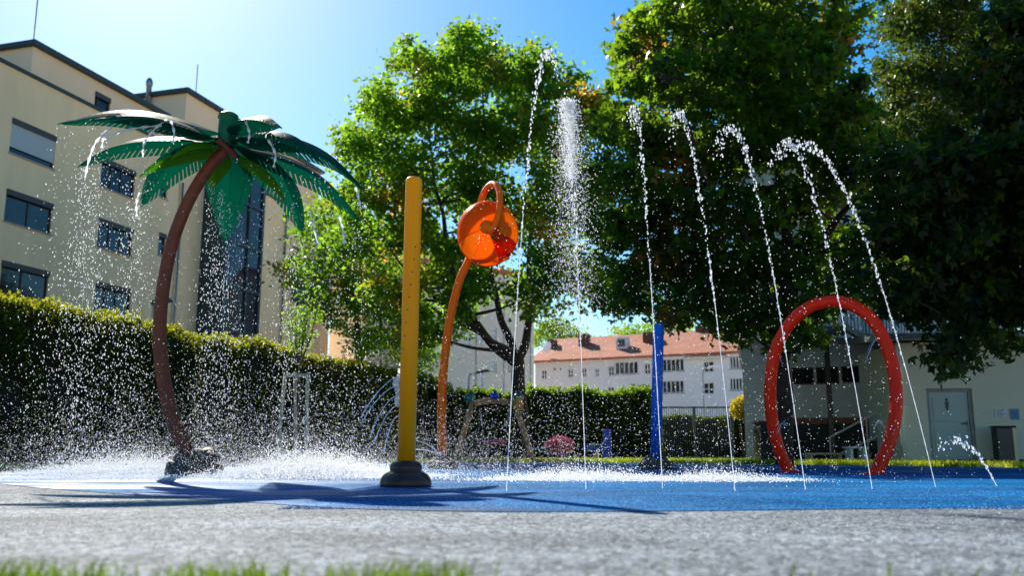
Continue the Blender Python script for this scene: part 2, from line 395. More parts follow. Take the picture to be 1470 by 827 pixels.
S.cycles.caustics_reflective = False; S.cycles.caustics_refractive = False

# ---------------------------------------------------------------- ground
def poly_sheet(name, pts, z, m, kind='structure', skirt=0):
    mb = MB(); mb.add([(p[0], p[1], z) for p in pts], [list(range(len(pts)))]); o = mb.build(name, m)
    if kind: o['kind'] = kind
    return o
soil = mat('lawn_soil', (.06, .08, .02), .95, var=.35, vscale=1.5, bump=.4)
bounce_ground = mat('pale_bounce_ground', (.66, .55, .42), .95, var=.1, vscale=1.5, bump=.4)  # invented pale ground tone, added to bounce warm sunlight onto shaded fronts
poly_sheet('ground', [(-400, -60), (400, -60), (400, 700), (-400, 700)], -.05, bounce_ground)
poly_sheet('lawn', [(-16, 10), (-16, 40), (14, 40), (14, 30), (12.5, 23.5), (26, 23), (26, 6), (22.5, 2), (-23, 2), (-23, 10)], -.03, soil)
GREYG = granule_mat('grey_granulate', [(.05, .058, .066), (.12, .137, .155), (.2, .225, .255), (.38, .42, .46), (.14, .155, .165)], 42, .85, .008, spec=.15)
BLUEG = granule_mat('blue_granulate', [(.0, .055, .18), (.0, .10, .30), (.0, .17, .46), (.0, .07, .24), (.02, .30, .58)], 60, .8, .008, bstr=.7, wet=.4, spec=.06)
poly_sheet('pavement', [(-22, 2.36), (22, 2.36), (22, 9), (16, 14), (14, 18.3), (6, 22), (-4, 22), (-9.5, 18.9), (-13, 16.6), (-22, 12)], 0, GREYG)
pad_px = [(1470, 727), (1280, 731), (1100, 733.5), (900, 735.5), (735, 736), (600, 734), (500, 731), (400, 725), (310, 719), (200, 712), (90, 704), (20, 697.5), (-20, 690), (20, 682), (120, 675), (250, 668.5), (400, 666.5), (570, 665.8), (735, 665.5), (900, 665.8), (1060, 667), (1200, 668.5), (1330, 670), (1470, 672.5), (1640, 678), (1760, 690), (1750, 710), (1640, 721)]
pp = [gnd(*p) for p in pad_px]; pp = smooth_path(pp + [pp[0]], 4)[:-1]
poly_sheet('play_surface', pp, .004, BLUEG)
def grains(name, label, n, xr, yr, r, m, z=0.):
    X = RNG.uniform(*xr, n); Y = yr[0] + (yr[1] - yr[0]) * RNG.random(n) ** 1.4
    T = np.array([(1, 0, 0), (-1, 0, 0), (0, 1, 0), (0, -1, 0), (0, 0, 1), (0, 0, -1)], float)
    Fc = np.array([(0, 2, 4), (2, 1, 4), (1, 3, 4), (3, 0, 4), (2, 0, 5), (1, 2, 5), (3, 1, 5), (0, 3, 5)])
    a = RNG.uniform(0, PI, n); s = (r * RNG.uniform(.6, 1.4, n))[:, None, None] * RNG.uniform(.6, 1.2, (n, 1, 3))
    V = T[None] * s + RNG.normal(size=(n, 6, 3)) * r * .25
    ca, sa = np.cos(a)[:, None], np.sin(a)[:, None]
    V = np.stack([V[..., 0] * ca - V[..., 1] * sa, V[..., 0] * sa + V[..., 1] * ca, V[..., 2]], -1) + np.stack([X, Y, np.full(n, z)], 1)[:, None, :]
    o = np_mesh(name, V.reshape(-1, 3), (Fc[None] + (np.arange(n) * 6)[:, None, None]).reshape(-1, 3), m); return tag(o, label, 'granules', kind='stuff')
def grain_mat(name, cols):
    m = mat(name, cols[0], .8, spec=.2); nt = m.node_tree; g = nt.nodes.new('ShaderNodeNewGeometry'); cr = nt.nodes.new('ShaderNodeValToRGB'); el = cr.color_ramp.elements
    el[0].color = (*cols[0], 1); el[1].color = (*cols[-1], 1); cr.color_ramp.interpolation = 'CONSTANT'
    for i, c in enumerate(cols[1:-1]): e = el.new((i + 1) / len(cols)); e.color = (*c, 1)
    el[-1].position = 1 - 1 / len(cols)
    nt.links.new(g.outputs['Random Per Island'], cr.inputs[0]); nt.links.new(cr.outputs[0], nt.nodes['Principled BSDF'].inputs['Base Color']); return m
grains('play_surface_granules', 'blue rubber granules of the play surface near its front edge', 60000, (-1.3, 6.5), (5.15, 9.0), .0055, grain_mat('blue_grain', [(.0, .04, .18), (.0, .09, .32), (.01, .2, .5), (.0, .06, .24), (.1, .4, .7), (.0, .12, .4)]), .0005)
def front_edge(x): return 4.74 + .012 * x * x
grains('surface_granules', 'rough grey rubber granules of the near surface', 120000, (-4.2, 4.2), (2.36, 7.5), .0050, grain_mat('grey_grain', [(.05, .055, .07), (.14, .16, .185), (.24, .27, .31), (.6, .65, .7), (.15, .165, .18), (.36, .41, .48)]), -.0035)
# lawns: real blades
def blades(name, label, P, hgt, wd, m, lean=.35):
    n = len(P); h = hgt * RNG.uniform(.45, 1.25, n); a = RNG.uniform(0, 2 * PI, n)
    dx = np.stack([np.cos(a), np.sin(a), np.zeros(n)], 1) * (wd * RNG.uniform(.6, 1.3, n))[:, None]
    le = RNG.normal(size=(n, 3)) * lean; le[:, 2] = 0
    tip = P + le * h[:, None] + np.array([0, 0, 1]) * h[:, None]; mid = P + le * h[:, None] * .3 + np.array([0, 0, .55]) * h[:, None]
    V = np.stack([P - dx, P + dx, mid + dx * .75, tip, mid - dx * .75], 1).reshape(-1, 3)
    b = (np.arange(n) * 5)[:, None]
    FF = np.concatenate([b + np.array([0, 1, 2]), b + np.array([0, 2, 4]), b + np.array([4, 2, 3])])
    o = np_mesh(name, V, FF, m); return tag(o, label, 'grass', kind='stuff')
def inside_pad_back(x):  # back edge of the pad at a given X
    best = 15.
    for i in range(len(pp)):
        a, b = pp[i], pp[(i + 1) % len(pp)]
        if (a.x - x) * (b.x - x) <= 0 and abs(a.x - b.x) > 1e-6:
            y = a.y + (b.y - a.y) * (x - a.x) / (b.x - a.x); best = max(best, y)
    return best
xs = np.linspace(-22, 16, 200); yb = np.array([inside_pad_back(x) for x in xs])
n = 90000; X = RNG.uniform(-14, 12.2, n); Y = np.interp(X, xs, yb) + .05 + RNG.random(n) ** 1.4 * 7
keep = (Y > 15.0) & ~((X > 9.2) & (Y > 23)); 
blades('lawn_grass', 'sunlit yellow green lawn strip behind the blue play surface', np.stack([X, Y, np.full(n, -.02)], 1)[keep], .15, .007, LF_GRASS)
bank = MB(); 
for i in range(len(xs) - 1): pass
n = 5200; X = RNG.uniform(-2.2, 2.2, n); dens = np.array([noise.noise(Vector((x * 5.0, 3.3, 0))) for x in X]) + np.where(X < -.1, .55, -.12) - np.clip(X, 0, 3) * .12
k = RNG.random(n) < np.clip(dens * 1.5 - .12, .02, 1); Y = 2.34 - RNG.random(n) ** 1.5 * .30
P = np.stack([X, Y, np.full(n, -.03)], 1)[k]
blades('foreground_grass', 'blurred green grass blades at the near edge of the grey surface', P, .082, .004, LF_GRASSF, .3)

# ---------------------------------------------------------------- building pieces
def wall_holes(mb, x0, x1, z0, z1, holes, D, rev=.18):
    xs = sorted(set([x0, x1] + [h[i] for h in holes for i in (0, 1)])); zs = sorted(set([z0, z1] + [h[i] for h in holes for i in (2, 3)]))
    xs = [x for x in xs if x0 <= x <= x1]; zs = [z for z in zs if z0 <= z <= z1]
    for i in range(len(xs) - 1):
        for j in range(len(zs) - 1):
            cx = (xs[i] + xs[i + 1]) / 2; cz = (zs[j] + zs[j + 1]) / 2
            if any(h[0] < cx < h[1] and h[2] < cz < h[3] for h in holes): continue
            mb.add([(xs[i], 0, zs[j]), (xs[i + 1], 0, zs[j]), (xs[i + 1], 0, zs[j + 1]), (xs[i], 0, zs[j + 1])], [(0, 1, 2, 3)])
    for a, b, c, d in holes:
        mb.add([(a, 0, c), (b, 0, c), (b, 0, d), (a, 0, d), (a, rev, c), (b, rev, c), (b, rev, d), (a, rev, d)],
               [(0, 4, 5, 1), (1, 5, 6, 2), (2, 6, 7, 3), (3, 7, 4, 0)])
    mb.add([(x0, 0, z0), (x1, 0, z0), (x1, 0, z1), (x0, 0, z1), (x0, D, z0), (x1, D, z0), (x1, D, z1), (x0, D, z1)],
           [(1, 5, 6, 2), (3, 2, 6, 7), (0, 3, 7, 4), (4, 7, 6, 5)])
    return mb
def window(parent, h, mull=(.5,), trans=(), frame='frame', glass='glass', sill=True, shut=0, fw=.06, dep=.12, curtain=None, box=True):
    x0, x1, z0, z1 = h; mb = MB(); e = .004
    mb.box(x0 + e, x0 + fw, dep - .05, dep, z0 + e, z1 - e); mb.box(x1 - fw, x1 - e, dep - .05, dep, z0 + e, z1 - e)
    mb.box(x0 + fw, x1 - fw, dep - .05, dep, z0 + e, z0 + fw); mb.box(x0 + fw, x1 - fw, dep - .05, dep, z1 - fw, z1 - e)
    for m_ in mull:
        x = lerp(x0, x1, m_); mb.box(x - fw * .5, x + fw * .5, dep - .04, dep, z0 + fw, z1 - fw)
    for m_ in trans:
        z = lerp(z0, z1, m_); mb.box(x0 + fw, x1 - fw, dep - .035, dep - .002, z - fw * .4, z + fw * .4)
    wd = mb.build('window', M[frame], parent)
    MB().box(x0 + e, x1 - e, dep + .004, dep + .02, z0 + e, z1 - e).build('pane', M[glass], wd)
    if sill: MB().box(x0 - .05, x1 + .05, -.07, dep - .055, z0 - .06, z0 - .002).build('sill', M['sill'], wd)
    if shut:
        MB().box(x0 + fw * .5, x1 - fw * .5, dep - .09, dep - .055, z1 - shut * (z1 - z0), z1 - .015).build('shutter', M['shutter'], wd)
    if box: MB().box(x0 - .0 + .01, x1 - .01, -.045, dep - .1, z1 - .26, z1 - .006).build('shutter_box', M['frame'], wd)
    return wd

# ---- beige apartment block, left
A = Frame((-21.6, 38), math.atan2(1, .29))
blk = thing('apartment_building', 'beige rendered apartment block with dark windows and grey roof edge behind the left hedge', 'building', (A.o.x, A.o.y, 0), A.a)
def fx(px, py): return A.loc(px, py)
def hole(px0, px1, pt, pb, fr=A, off=0.):
    x0, z1 = fr.loc(px0, pt, off); _, z0 = fr.loc(px0, pb, off); x1, _ = fr.loc(px1, pt, off)
    return (x0, x1, z0, z1)
W = [hole(18, 84, 168, 220), hole(10, 79, 270, 318), hole(3, 73, 373, 428), hole(147, 197, 225, 268), hole(142, 193, 312, 355), hole(138, 190, 403, 447),
     hole(231, 241, 262, 283), hole(228.5, 239, 333, 366)]
xc1 = fx(303, 300)[0]; zc = fx(0, 88)[1]; xend = fx(478, 300)[0]
extra = [hole(-110, -40, 60, 118), hole(-115, -45, 190, 245)]
wall_holes(MB(), -11, xc1 + .4, 0, zc, W + extra, 12).build('wall', M['beige'], blk)
window(blk, W[0], (), frame='frame', shut=.82); window(blk, W[1], (.5,)); window(blk, W[2], (.45,)); window(blk, W[3], (.33, .62), glass='bluglass')
window(blk, W[4], (.35, .68)); window(blk, W[5], (.3, .6)); window(blk, W[6], (), fw=.05); window(blk, W[7], (), fw=.05)
for e in extra: window(blk, e)
MB().box(-11.15, xc1 + .4, -.12, 12.1, zc + .003, zc + .14).build('cornice', M['trim'], blk)
# attic storey, set back behind the cornice
SB = 1.0
ax0, az1 = A.loc(48, 66, SB); ax1, _ = A.loc(238, 160, SB)
ah = hole(137, 160, 130, 159, A, SB)
at_ = MB(); wall_holes(at_, ax0, ax1, zc + .142, az1, [ah], 9); at_.v = [(x, y + SB, z) for x, y, z in at_.v]
ato = at_.build('attic_wall', M['attic'], blk)
wd = window(blk, ah, (.25,), glass='bluglass', sill=False); wd.location = (0, SB, 0)
MB().box(ax0 - .25, ax1 + .1, SB - .3, SB + 9.3, az1 + .003, az1 + .22).build('attic_roof', M['trim'], blk)
# second attic volume further along
bx0, bz1 = A.loc(268, 133, SB); bx1 = fx(474, 300)[0]
MB().box(bx0, bx1, SB + .0, SB + 9, zc + .142, bz1).build('attic_wall', M['attic'], blk)
MB().box(bx0 - .3, bx1 + .3, SB - .3, SB + 9.3, bz1 + .003, bz1 + .22).build('attic_roof', M['trim'], blk)
# wall beyond the stair tower
xd0 = fx(376, 300)[0]
W2 = [hole(403, 411, 262, 282), ]
zc2 = zc
wb = MB(); wall_holes(wb, xc1 + .402, xend, 0, zc2, W2, 12); wb.build('wall', M['beige'], blk)
window(blk, W2[0], ())
MB().box(xc1 + .41, xend + .1, -.12, 12.1, zc2 + .003, zc2 + .14).build('cornice', M['trim'], blk)
# glazed stair tower stands out from the wall
TP = -1.5
tx0 = A.loc(321, 350, TP)[0]; tx1 = A.loc(378, 350, TP)[0]; tz = A.loc(321, 212, TP)[1]; tb = 2.0
tw_ = MB(); tw_.box(tx0, tx0 + .12, TP, -.003, tb, tz); tw_.box(tx1 - .12, tx1, TP, -.003, tb, tz)
tw_.box(tx0 - .05, tx1 + .05, TP - .05, -.003, tz + .003, tz + .25); tw_.box(tx0, tx1, TP, -.003, 0, tb - .003)
tow = tw_.build('stair_tower', M['trim'], blk)
g = MB(); nz_ = 6
for i in range(nz_ + 1):
    z = lerp(tb, tz, i / nz_); g.box(tx0 + .125, tx1 - .125, TP - .02, TP + .06, z - .09, z + .09)
for f_ in (0, .62, 1):
    x = lerp(tx0 + .2, tx1 - .2, f_); g.box(x - .07, x + .07, TP - .035, TP + .07, tb, tz)
for i in range(nz_ + 1):
    z = lerp(tb, tz, i / nz_)
g.build('glazing_frame', M['trim'], tow)
MB().box(tx0 + .125, tx1 - .125, TP + .075, TP + .10, tb, tz).build('pane', M['bluglass'], tow)
st = MB()
for i in range(nz_):
    z0, z1 = lerp(tb, tz, i / nz_), lerp(tb, tz, (i + 1) / nz_)
    st.bar((tx0 + .3, TP + .5, z0), (tx1 - .3, TP + .5, z1), .6, .12)
MB().box(tx0 + .003, tx0 + .09, TP + .12, -.02, tb, tz).build('side_glazing', M['glass'], tow)
def pipe(px0, pyt, pyb, off=-.14):
    x, z1 = A.loc(px0, pyt, off)
    o = MB().tube([(x, off, .1), (x, off, z1)], .055, 10).build('downpipe', M['zinc'], blk); 
    return o
pipe(263, 262, 450); pipe(411, 318, 480)
x, z = A.loc(411, 316, -.16); MB().box(x - .16, x + .16, -.32, -.02, z, z + .35).build('downpipe_head', M['zinc'], blk)
x, z = A.loc(432, 420, -.0); MB().box(x - 1.3, x + 1.3, -.05, -.003, z - .8, z + .7).build('blue_sign_panel', M['steelblue'], blk)
cx_, cz_ = A.loc(215, 112, 3.5); MB().lathe([(.16, az1), (.16, cz_ - .5), (.2, cz_ - .45), (.2, cz_ - .2), (.1, cz_)], (cx_, 3.5, 0), 12).build('chimney_pipe', M['zinc'], blk)
for px_, pt in ((57, -30), (284, 92)):
    x, z = A.loc(px_, pt, 2.5); z0 = az1 + .2 if px_ < 100 else bz1 + .2
    MB().tube([(x, 2.5, z0), (x, 2.5, z)], .03, 6).build('antenna', M['zinc'], blk)

# ---- far pale block with red roof
B_ = Frame((at(768, 560, 78).x, 78), math.atan2(-8, at(1070, 560, 70).x - at(768, 560, 78).x))
rb = thing('apartment_building', 'long pale blue apartment block with red tiled roof beyond the clipped green hedge', 'building', (B_.o.x, B_.o.y, 0), B_.a)
x1_, ze = B_.loc(1072, 505); x0_, ze0 = B_.loc(768, 519); ze = (ze + ze0) / 2
hs = []
def H2(px, py, w_, h_): 
    k = 1.3 if w_ < 15 else 1.12
    return hole(px - w_ * k / 2, px + w_ * k / 2, py - h_ * k / 2, py + h_ * k / 2, B_)
small = [(781, 538, 6, 10), (819, 536, 6, 10), (838, 535, 6, 10), (857, 535, 5, 9), (838, 565, 6, 9), (781, 567, 6, 9), (877, 533, 7, 11), (929, 530, 7, 12), (1017, 527, 12, 12), (1017, 558, 12, 13), (908, 556, 7, 8), (819, 565, 6, 9), (857, 563, 6, 9), (796, 530, 3, 4), (804, 530, 3, 4), (796, 557, 3, 4), (804, 557, 3, 4), (877, 562, 7, 10), (929, 560, 7, 11)]
big = [(899, 529, 30, 16), (966, 525, 28, 16), (966, 556, 28, 16), (1058, 521, 20, 16), (1058, 552, 20, 16)]
SM = [H2(*s) for s in small]; BG = [H2(*s) for s in big]
# fit the windows between ground and eave
wall_holes(MB(), x0_, x1_, 0, ze, SM + BG, 11, .15).build('wall', M['pale'], rb)
for h in SM: window(rb, h, (.5,) if h[1] - h[0] > .3 else (), (.45,) if h[1] - h[0] > .3 else (), frame='lightframe', sill=False, fw=.07, box=False)
for h in BG: window(rb, h, (.2, .4, .6, .8), (), frame='lightframe', sill=True, fw=.07, box=False)
for pa, pb in ((941, 984), (1046, 1071)):
    xa = B_.loc(pa, 540)[0]; xb = B_.loc(pb, 540)[0]
    for zz in (ze - .25,): MB().box(xa, xb, -.28, -.003, zz - .14, zz + .1).build('bay_head', M['pale'], rb)
rr_ = B_.loc(985, 540)[0]; rl_ = B_.loc(1045, 540)[0]
MB().box(rr_, rl_, -.35, -.003, ze - .5, ze - .28).build('balcony_canopy', M['cream'], rb)
rf = MB(); ov = .5; rd = 5.5; rise = 2.6
rf.add([(x0_ - ov, -ov, ze + .02), (x1_ + ov, -ov, ze + .02), (x1_ + ov, rd, ze + rise), (x0_ - ov, rd, ze + rise), (x0_ - ov, 11 + ov, ze + .02), (x1_ + ov, 11 + ov, ze + .02),
        (x0_ - ov, -ov, ze - .12), (x1_ + ov, -ov, ze - .12)], [(0, 1, 2, 3), (3, 2, 5, 4), (0, 3, 4), (1, 5, 2), (6, 7, 1, 0), (6, 4, 5, 7)])
rfo = rf.build('roof', M['red'], rb)
for px_, py_, wv in ((792, 495, .3), (838, 487, .4), (933, 485, .55)):
    x, z = B_.loc(px_, py_, 3.2); MB().box(x - wv, x + wv, 2.9, 3.8, ze + .8, z + .45).build('chimney', M['chimney'], rfo)
for px_ in (895,):
    x, z = B_.loc(px_, 496, 2.0); MB().box(x - .5, x + .5, 1.5, 2.3, ze + .6, ze + 1.9).build('dormer', M['pale'], rfo)
    MB().box(x - .3, x + .3, 1.45, 1.497, ze + 1.1, ze + 1.7).build('dormer_window', M['glass'], rfo)
x, z = B_.loc(788, 508, .6); MB().lathe([(.02, 0), (.45, .12), (.5, .22)], (x, .6, ze + 1.2), 16, (-.5, -1, .4)).build('satellite_dish', M['white'], rfo)
xa = B_.loc(1000, 482, rd)[0]; MB().box(xa, x1_, rd - .4, rd + .4, ze + rise - .2, ze + rise + .35).build('roof_ridge', M['chimney'], rfo)

# ---- cream house behind the middle tree
C_ = Frame((at(640, 560, 62).x, 62), math.atan2(6, 9))
ch = thing('apartment_building', 'cream townhouse with tall narrow windows half hidden behind the middle tree', 'building', (C_.o.x, C_.o.y, 0), C_.a)
cx1, cz1 = C_.loc(766, 400); cx0 = -3
hs = [hole(669, 675, 535, 560, C_), hole(687, 693, 535, 560, C_), hole(705, 713, 515, 533, C_), hole(669, 675, 470, 495, C_), hole(687, 693, 470, 495, C_), hole(705, 713, 470, 490, C_), hole(725, 733, 515, 533, C_), hole(725, 733, 470, 490, C_)]
wall_holes(MB(), cx0, cx1, 0, cz1, hs, 10).build('wall', M['cream'], ch)
for h in hs: window(ch, h, (.5,), (.6,), frame='lightframe', glass='bluglass', sill=True, box=False, fw=.12)
MB().box(cx0 - .2, cx1 + .2, -.25, 10.2, cz1 + .003, cz1 + .35).build('roof', M['red'], ch)
for i in range(4):
    x = lerp(0.2, cx1 - .2, i / 3); MB().box(x - .12, x + .12, -.1, -.003, 0, cz1 - .01).build('pilaster', M['cream'], ch)
# ---- grey house further left behind the hedge
D_ = Frame((at(470, 560, 70).x, 70), .12)
gh = thing('apartment_building', 'grey townhouse seen through the leaves left of the yellow pole', 'building', (D_.o.x, D_.o.y, 0), D_.a)
gx1, gz1 = D_.loc(640, 395)
hs = [hole(px_, px_ + 9, py_, py_ + 18, D_) for px_ in (492, 520, 548, 590, 615) for py_ in (425, 462, 500)]
wall_holes(MB(), 0, gx1, 0, gz1, hs, 10).build('wall', M['cream'], gh)
for h in hs: window(gh, h, (.5,), (.6,), frame='lightframe', glass='bluglass', sill=False, box=False, fw=.12)
rfm = MB().add([(-.4, -.4, gz1 + .02), (gx1 + .4, -.4, gz1 + .02), (gx1 + .4, 5, gz1 + 3), (-.4, 5, gz1 + 3), (-.4, 10.4, gz1 + .02), (gx1 + .4, 10.4, gz1 + .02)], [(0, 1, 2, 3), (3, 2, 5, 4), (0, 3, 4), (1, 5, 2), (0, 4, 5, 1)])
rfm.build('roof', M['red'], gh)

# ---- grey two storey building, right
G = Frame((at(1067, 560, 28).x, 28), -.25)
gb = thing('community_building', 'grey two storey building with strip window and outside stair behind the red arch', 'building', (G.o.x, G.o.y, 0), G.a)
gx1 = G.loc(1480, 560)[0]; zl = G.loc(1100, 493)[1]; zu = G.loc(1100, 215)[1]
hs = [hole(1136, 1168, 528, 553, G), hole(1171, 1204, 527, 552, G), hole(1207, 1241, 526, 550, G)]
wall_holes(MB(), 0, gx1, 0, zl, hs, 9).build('wall', M['grey'], gb)
for h in hs: window(gb, h, (), frame='redframe', sill=False, box=False, fw=.05)
MB().box(-.1, gx1, -.12, 9.1, zl + .003, zl + .1).build('ledge', M['ledge'], gb)
hs = [hole(1090 + 75 * i, 1125 + 75 * i, 385, 440, G, 1.0) for i in range(5)] + [hole(1090 + 75 * i, 1125 + 75 * i, 275, 330, G, 1.0) for i in range(5)]
up = MB(); wall_holes(up, .3, gx1, zl + .103, zu, hs, 8); up.v = [(x, y + 1., z) for x, y, z in up.v]
up.build('upper_wall', M['pale'], gb)
for h in hs: window(gb, h, (.5,), glass='bluglass', sill=False, box=False).location = (0, 1, 0)
MB().box(.1, gx1, .7, 9.3, zu + .003, zu + .2).build('roof', M['trim'], gb)
x0, z0 = G.loc(1166, 474, -1); x1, _ = G.loc(1200, 474, -1)
bal = MB().box(x0, x1 + .3, -1.2, -.13, z0 - .1, z0 + .08).build('balcony', M['steelblue'], gb)
r = MB()
for i in range(9): 
    xx = lerp(x0 + .03, x1 + .27, i / 8); r.box(xx - .012, xx + .012, -1.19, -1.165, z0 + .083, z0 + .95)
r.box(x0, x1 + .3, -1.2, -1.15, z0 + .953, z0 + 1.0); r.build('railing', M['steelblue'], bal)
xx, _ = G.loc(1190, 560, -1.0); MB().box(xx - .07, xx + .07, -1.1, -.96, 0, z0 - .103).build('post', M['black'], gb)
# sloping terrace edge with railing down to the outbuilding
p0 = G.loc(1212, 470, -1.3); p1 = G.loc(1275, 505, -1.3)
tr = MB().bar((p0[0], -1.3, p0[1]), (p1[0], -1.3, p1[1]), .5, .16).build('stair_stringer', M['ledge'], gb)
r = MB(); r.bar((p0[0], -1.3, p0[1] + .95), (p1[0], -1.3, p1[1] + .95), .05, .05)
for i in range(13):
    a = lerp(p0[0], p1[0], i / 12); zz = lerp(p0[1], p1[1], i / 12); r.box(a - .012, a + .012, -1.312, -1.288, zz + .1, zz + .94)
r.build('stair_railing', M['steelblue'], gb)
zr0, zr1 = G.loc(1240, 480, -.9)[1], G.loc(1240, 448, -.9)[1]
tr = MB(); xA, xB = G.loc(1238, 450, -.9)[0], G.loc(1335, 450, -.9)[0]
tr.box(xA, xB, -.92, -.88, zr1 - .04, zr1)
for i in range(24):
    a = lerp(xA, xB, i / 23); tr.box(a - .012, a + .012, -.912, -.888, zr0, zr1 - .043)
tr.build('terrace_railing', M['steelblue'], gb)
MB().box(xA, xB, -1.0, -.13, zr0 - .2, zr0 - .003).build('terrace_slab', M['ledge'], gb)
# low walls, steps and handrail at the foot
zb = G.loc(1200, 604, -.8)[1]; xA, xB = G.loc(1132, 604, -.8)[0], G.loc(1292, 604, -.8)[0]
lw = MB().box(xA, xB, -.85, -.4, 0, zb - .1).build('area_wall', M['dark'], gb)
MB().box(xA - .03, xB + .03, -.88, -.37, zb - .097, zb + .08).build('coping', M['brick'], lw)
r = MB(); q0 = G.loc(1191, 628, -1.5); q1 = G.loc(1296, 573, -1.5); q2 = G.loc(1196, 656, -1.5); q3 = G.loc(1296, 610, -1.5)
r.bar((q0[0], -1.5, q0[1]), (q1[0], -1.5, q1[1]), .05, .05); r.bar((q2[0], -1.5, q2[1]), (q3[0], -1.5, q3[1]), .05, .05)
for i in range(3):
    a = i / 2; r.box(lerp(q0[0], q1[0], a) - .02, lerp(q0[0], q1[0], a) + .02, -1.52, -1.48, 0, lerp(q0[1], q1[1], a) - .02)
r.build('handrail', M['zinc'], gb)
r = MB()
for i in range(8):
    a = i / 8; xx0 = lerp(q2[0], q3[0], a); xx1 = lerp(q2[0], q3[0], a + .125); r.box(xx0, xx1 - .002, -1.45, -.9, 0, .12 + .13 * i)
r.build('steps', M['dark'], gb)
# dark bin enclosure left of the arch
en = MB(); xA, xB = at(1092, 630, 26).x, at(1130, 630, 26).x
e_ = thing('bin_enclosure', 'low dark slatted bin enclosure seen through the left side of the red arch', 'enclosure', (xA, 26, 0))
for i in range(9): en.box(i * (xB - xA) / 9, (i + .86) * (xB - xA) / 9, 0, .05, .05, 1.15)
en.build('slat_panel', M['dark'], e_); MB().box(-.05, xB - xA + .05, -.02, .8, 1.153, 1.2).build('cover', M['black'], e_)
MB().box(0, xB - xA, .06, .75, 0, 1.14).build('housing', M['black'], e_)

# ---- outbuilding with the toilet door
O = Frame((at(1293, 600, 23.7).x, 23.7), math.radians(-4))
ob = thing('toilet_building', 'low olive grey outbuilding with grey door and metal roof edge at the right', 'building', (O.o.x, O.o.y, 0), O.a)
oz = O.loc(1340, 492)[1]; ox1 = 9.
dh = hole(1329, 1395, 558, 667, O); dh = (dh[0], dh[1], .03, dh[3])
wall_holes(MB(), 0, ox1, 0, oz, [dh], 3.2, .22).build('wall', M['out'], ob)
dr = MB(); x0, x1, z0, z1 = dh
dr.box(x0 + .09, x1 - .09, .10, .15, z0 + .01, z1 - .08); do = dr.build('door', M['door'], ob)
fr_ = MB().box(x0 + .003, x0 + .085, .06, .16, z0, z1 - .003); fr_.box(x1 - .085, x1 - .003, .06, .16, z0, z1 - .003); fr_.box(x0 + .088, x1 - .088, .06, .16, z1 - .075, z1 - .003); fr_.build('door_frame', M['ledge'], ob)
for a, b in ((.18, .98), (1.10, z1 - .22)):
    pn = MB(); pn.box(x0 + .17, x1 - .17, .085, .097, a, b); bevel(pn.build('door_panel', M['door'], do), .006)
hz = 1.05
MB().tube([(x1 - .16, .09, hz), (x1 - .16, .04, hz), (x1 - .32, .035, hz)], .013, 8).build('handle', M['black'], do)
lk = MB().box(x1 - .19, x1 - .13, .088, .097, hz - .2, hz + .08).build('lock_plate', M['ledge'], do)
pc = MB(); mx_ = (x0 + x1) / 2 - .05; pz = z1 - .42     # small standing figure pictogram
pc.lathe([(.001, -.003), (.035, -.002), (.035, .002), (.001, .003)], (mx_, .08, pz + .13), 16, (0, 1, 0))
pc.add([(mx_ - .055, .079, pz + .08), (mx_ + .055, .079, pz + .08), (mx_ + .04, .079, pz - .05), (mx_ + .015, .079, pz - .16), (mx_ - .015, .079, pz - .16), (mx_ - .04, .079, pz - .05)], [(5, 4, 3, 2, 1, 0)])
pc.build('figure_pictogram', M['black'], do)
ro = MB(); ro.add([(-.5, -.55, oz + .01), (ox1 + .3, -.55, oz + .01), (ox1 + .3, 3.4, oz + .35), (-.5, 3.4, oz + .35), (-.5, -.55, oz + .2), (ox1 + .3, -.55, oz + .2), (ox1 + .3, 3.4, oz + .5), (-.5, 3.4, oz + .5)],
       [(0, 3, 2, 1), (4, 5, 6, 7), (0, 1, 5, 4), (1, 2, 6, 5), (2, 3, 7, 6), (3, 0, 4, 7)])
rofo = ro.build('roof', M['zinc'], ob)
MB().tube([(-.55, -.63, oz + .1), (ox1 + .3, -.63, oz + .1)], .075, 10).build('gutter', M['zinc'], rofo)
MB().tube([(-.02, -.1, 0), (-.02, -.1, oz - .05)], .045, 10).build('downpipe', M['white'], ob)
MB().box(-.01, ox1, -.03, -.003, 0, .14).build('plinth', M['dark'], ob)
def notice(px0, px1, py0, py1, m, inner=None, nm='notice', lab=None):
    h = hole(px0, px1, py0, py1, O); o = MB().box(h[0], h[1], -.02, -.003, h[2], h[3]).build(nm, m, ob)
    if lab: o['label'] = lab
    return o, h
n1, h = notice(1427, 1445, 587, 599, M['paper'], lab='white paper notice')
t_ = MB()
for i in range(6): t_.box(h[0] + .04, h[1] - .05 - .05 * (i % 3), -.0225, -.0205, h[3] - .04 - .03 * i, h[3] - .03 - .03 * i)
t_.build('notice_text', M['black'], n1)
n2, h = notice(1449, 1462, 587, 603, M['ledge'], lab='blue notice in pale frame')
MB().box(h[0] + .03, h[1] - .03, -.026, -.0205, h[2] + .03, h[3] - .03).build('blue_sheet', M['bluep'], n2)
# litter bin with tan side
bp_ = O.loc(1440, 640, -.35); 
wp = O.o + O.ux * bp_[0] + O.uy * -.45
bn = thing('litter_bin', 'tall dark litter bin with tan side panel beside the grey door', 'bin', (wp.x, wp.y, 0), O.a)
bevel(MB().box(-.24, .14, -.16, .16, .04, .92).build('body', M['black'], bn), .015)
MB().box(.143, .225, -.17, .13, .06, .90).build('side_panel', M['stone'], bn)
bevel(MB().box(-.26, .24, -.18, .18, .923, .97).build('lid', M['dark'], bn), .012)

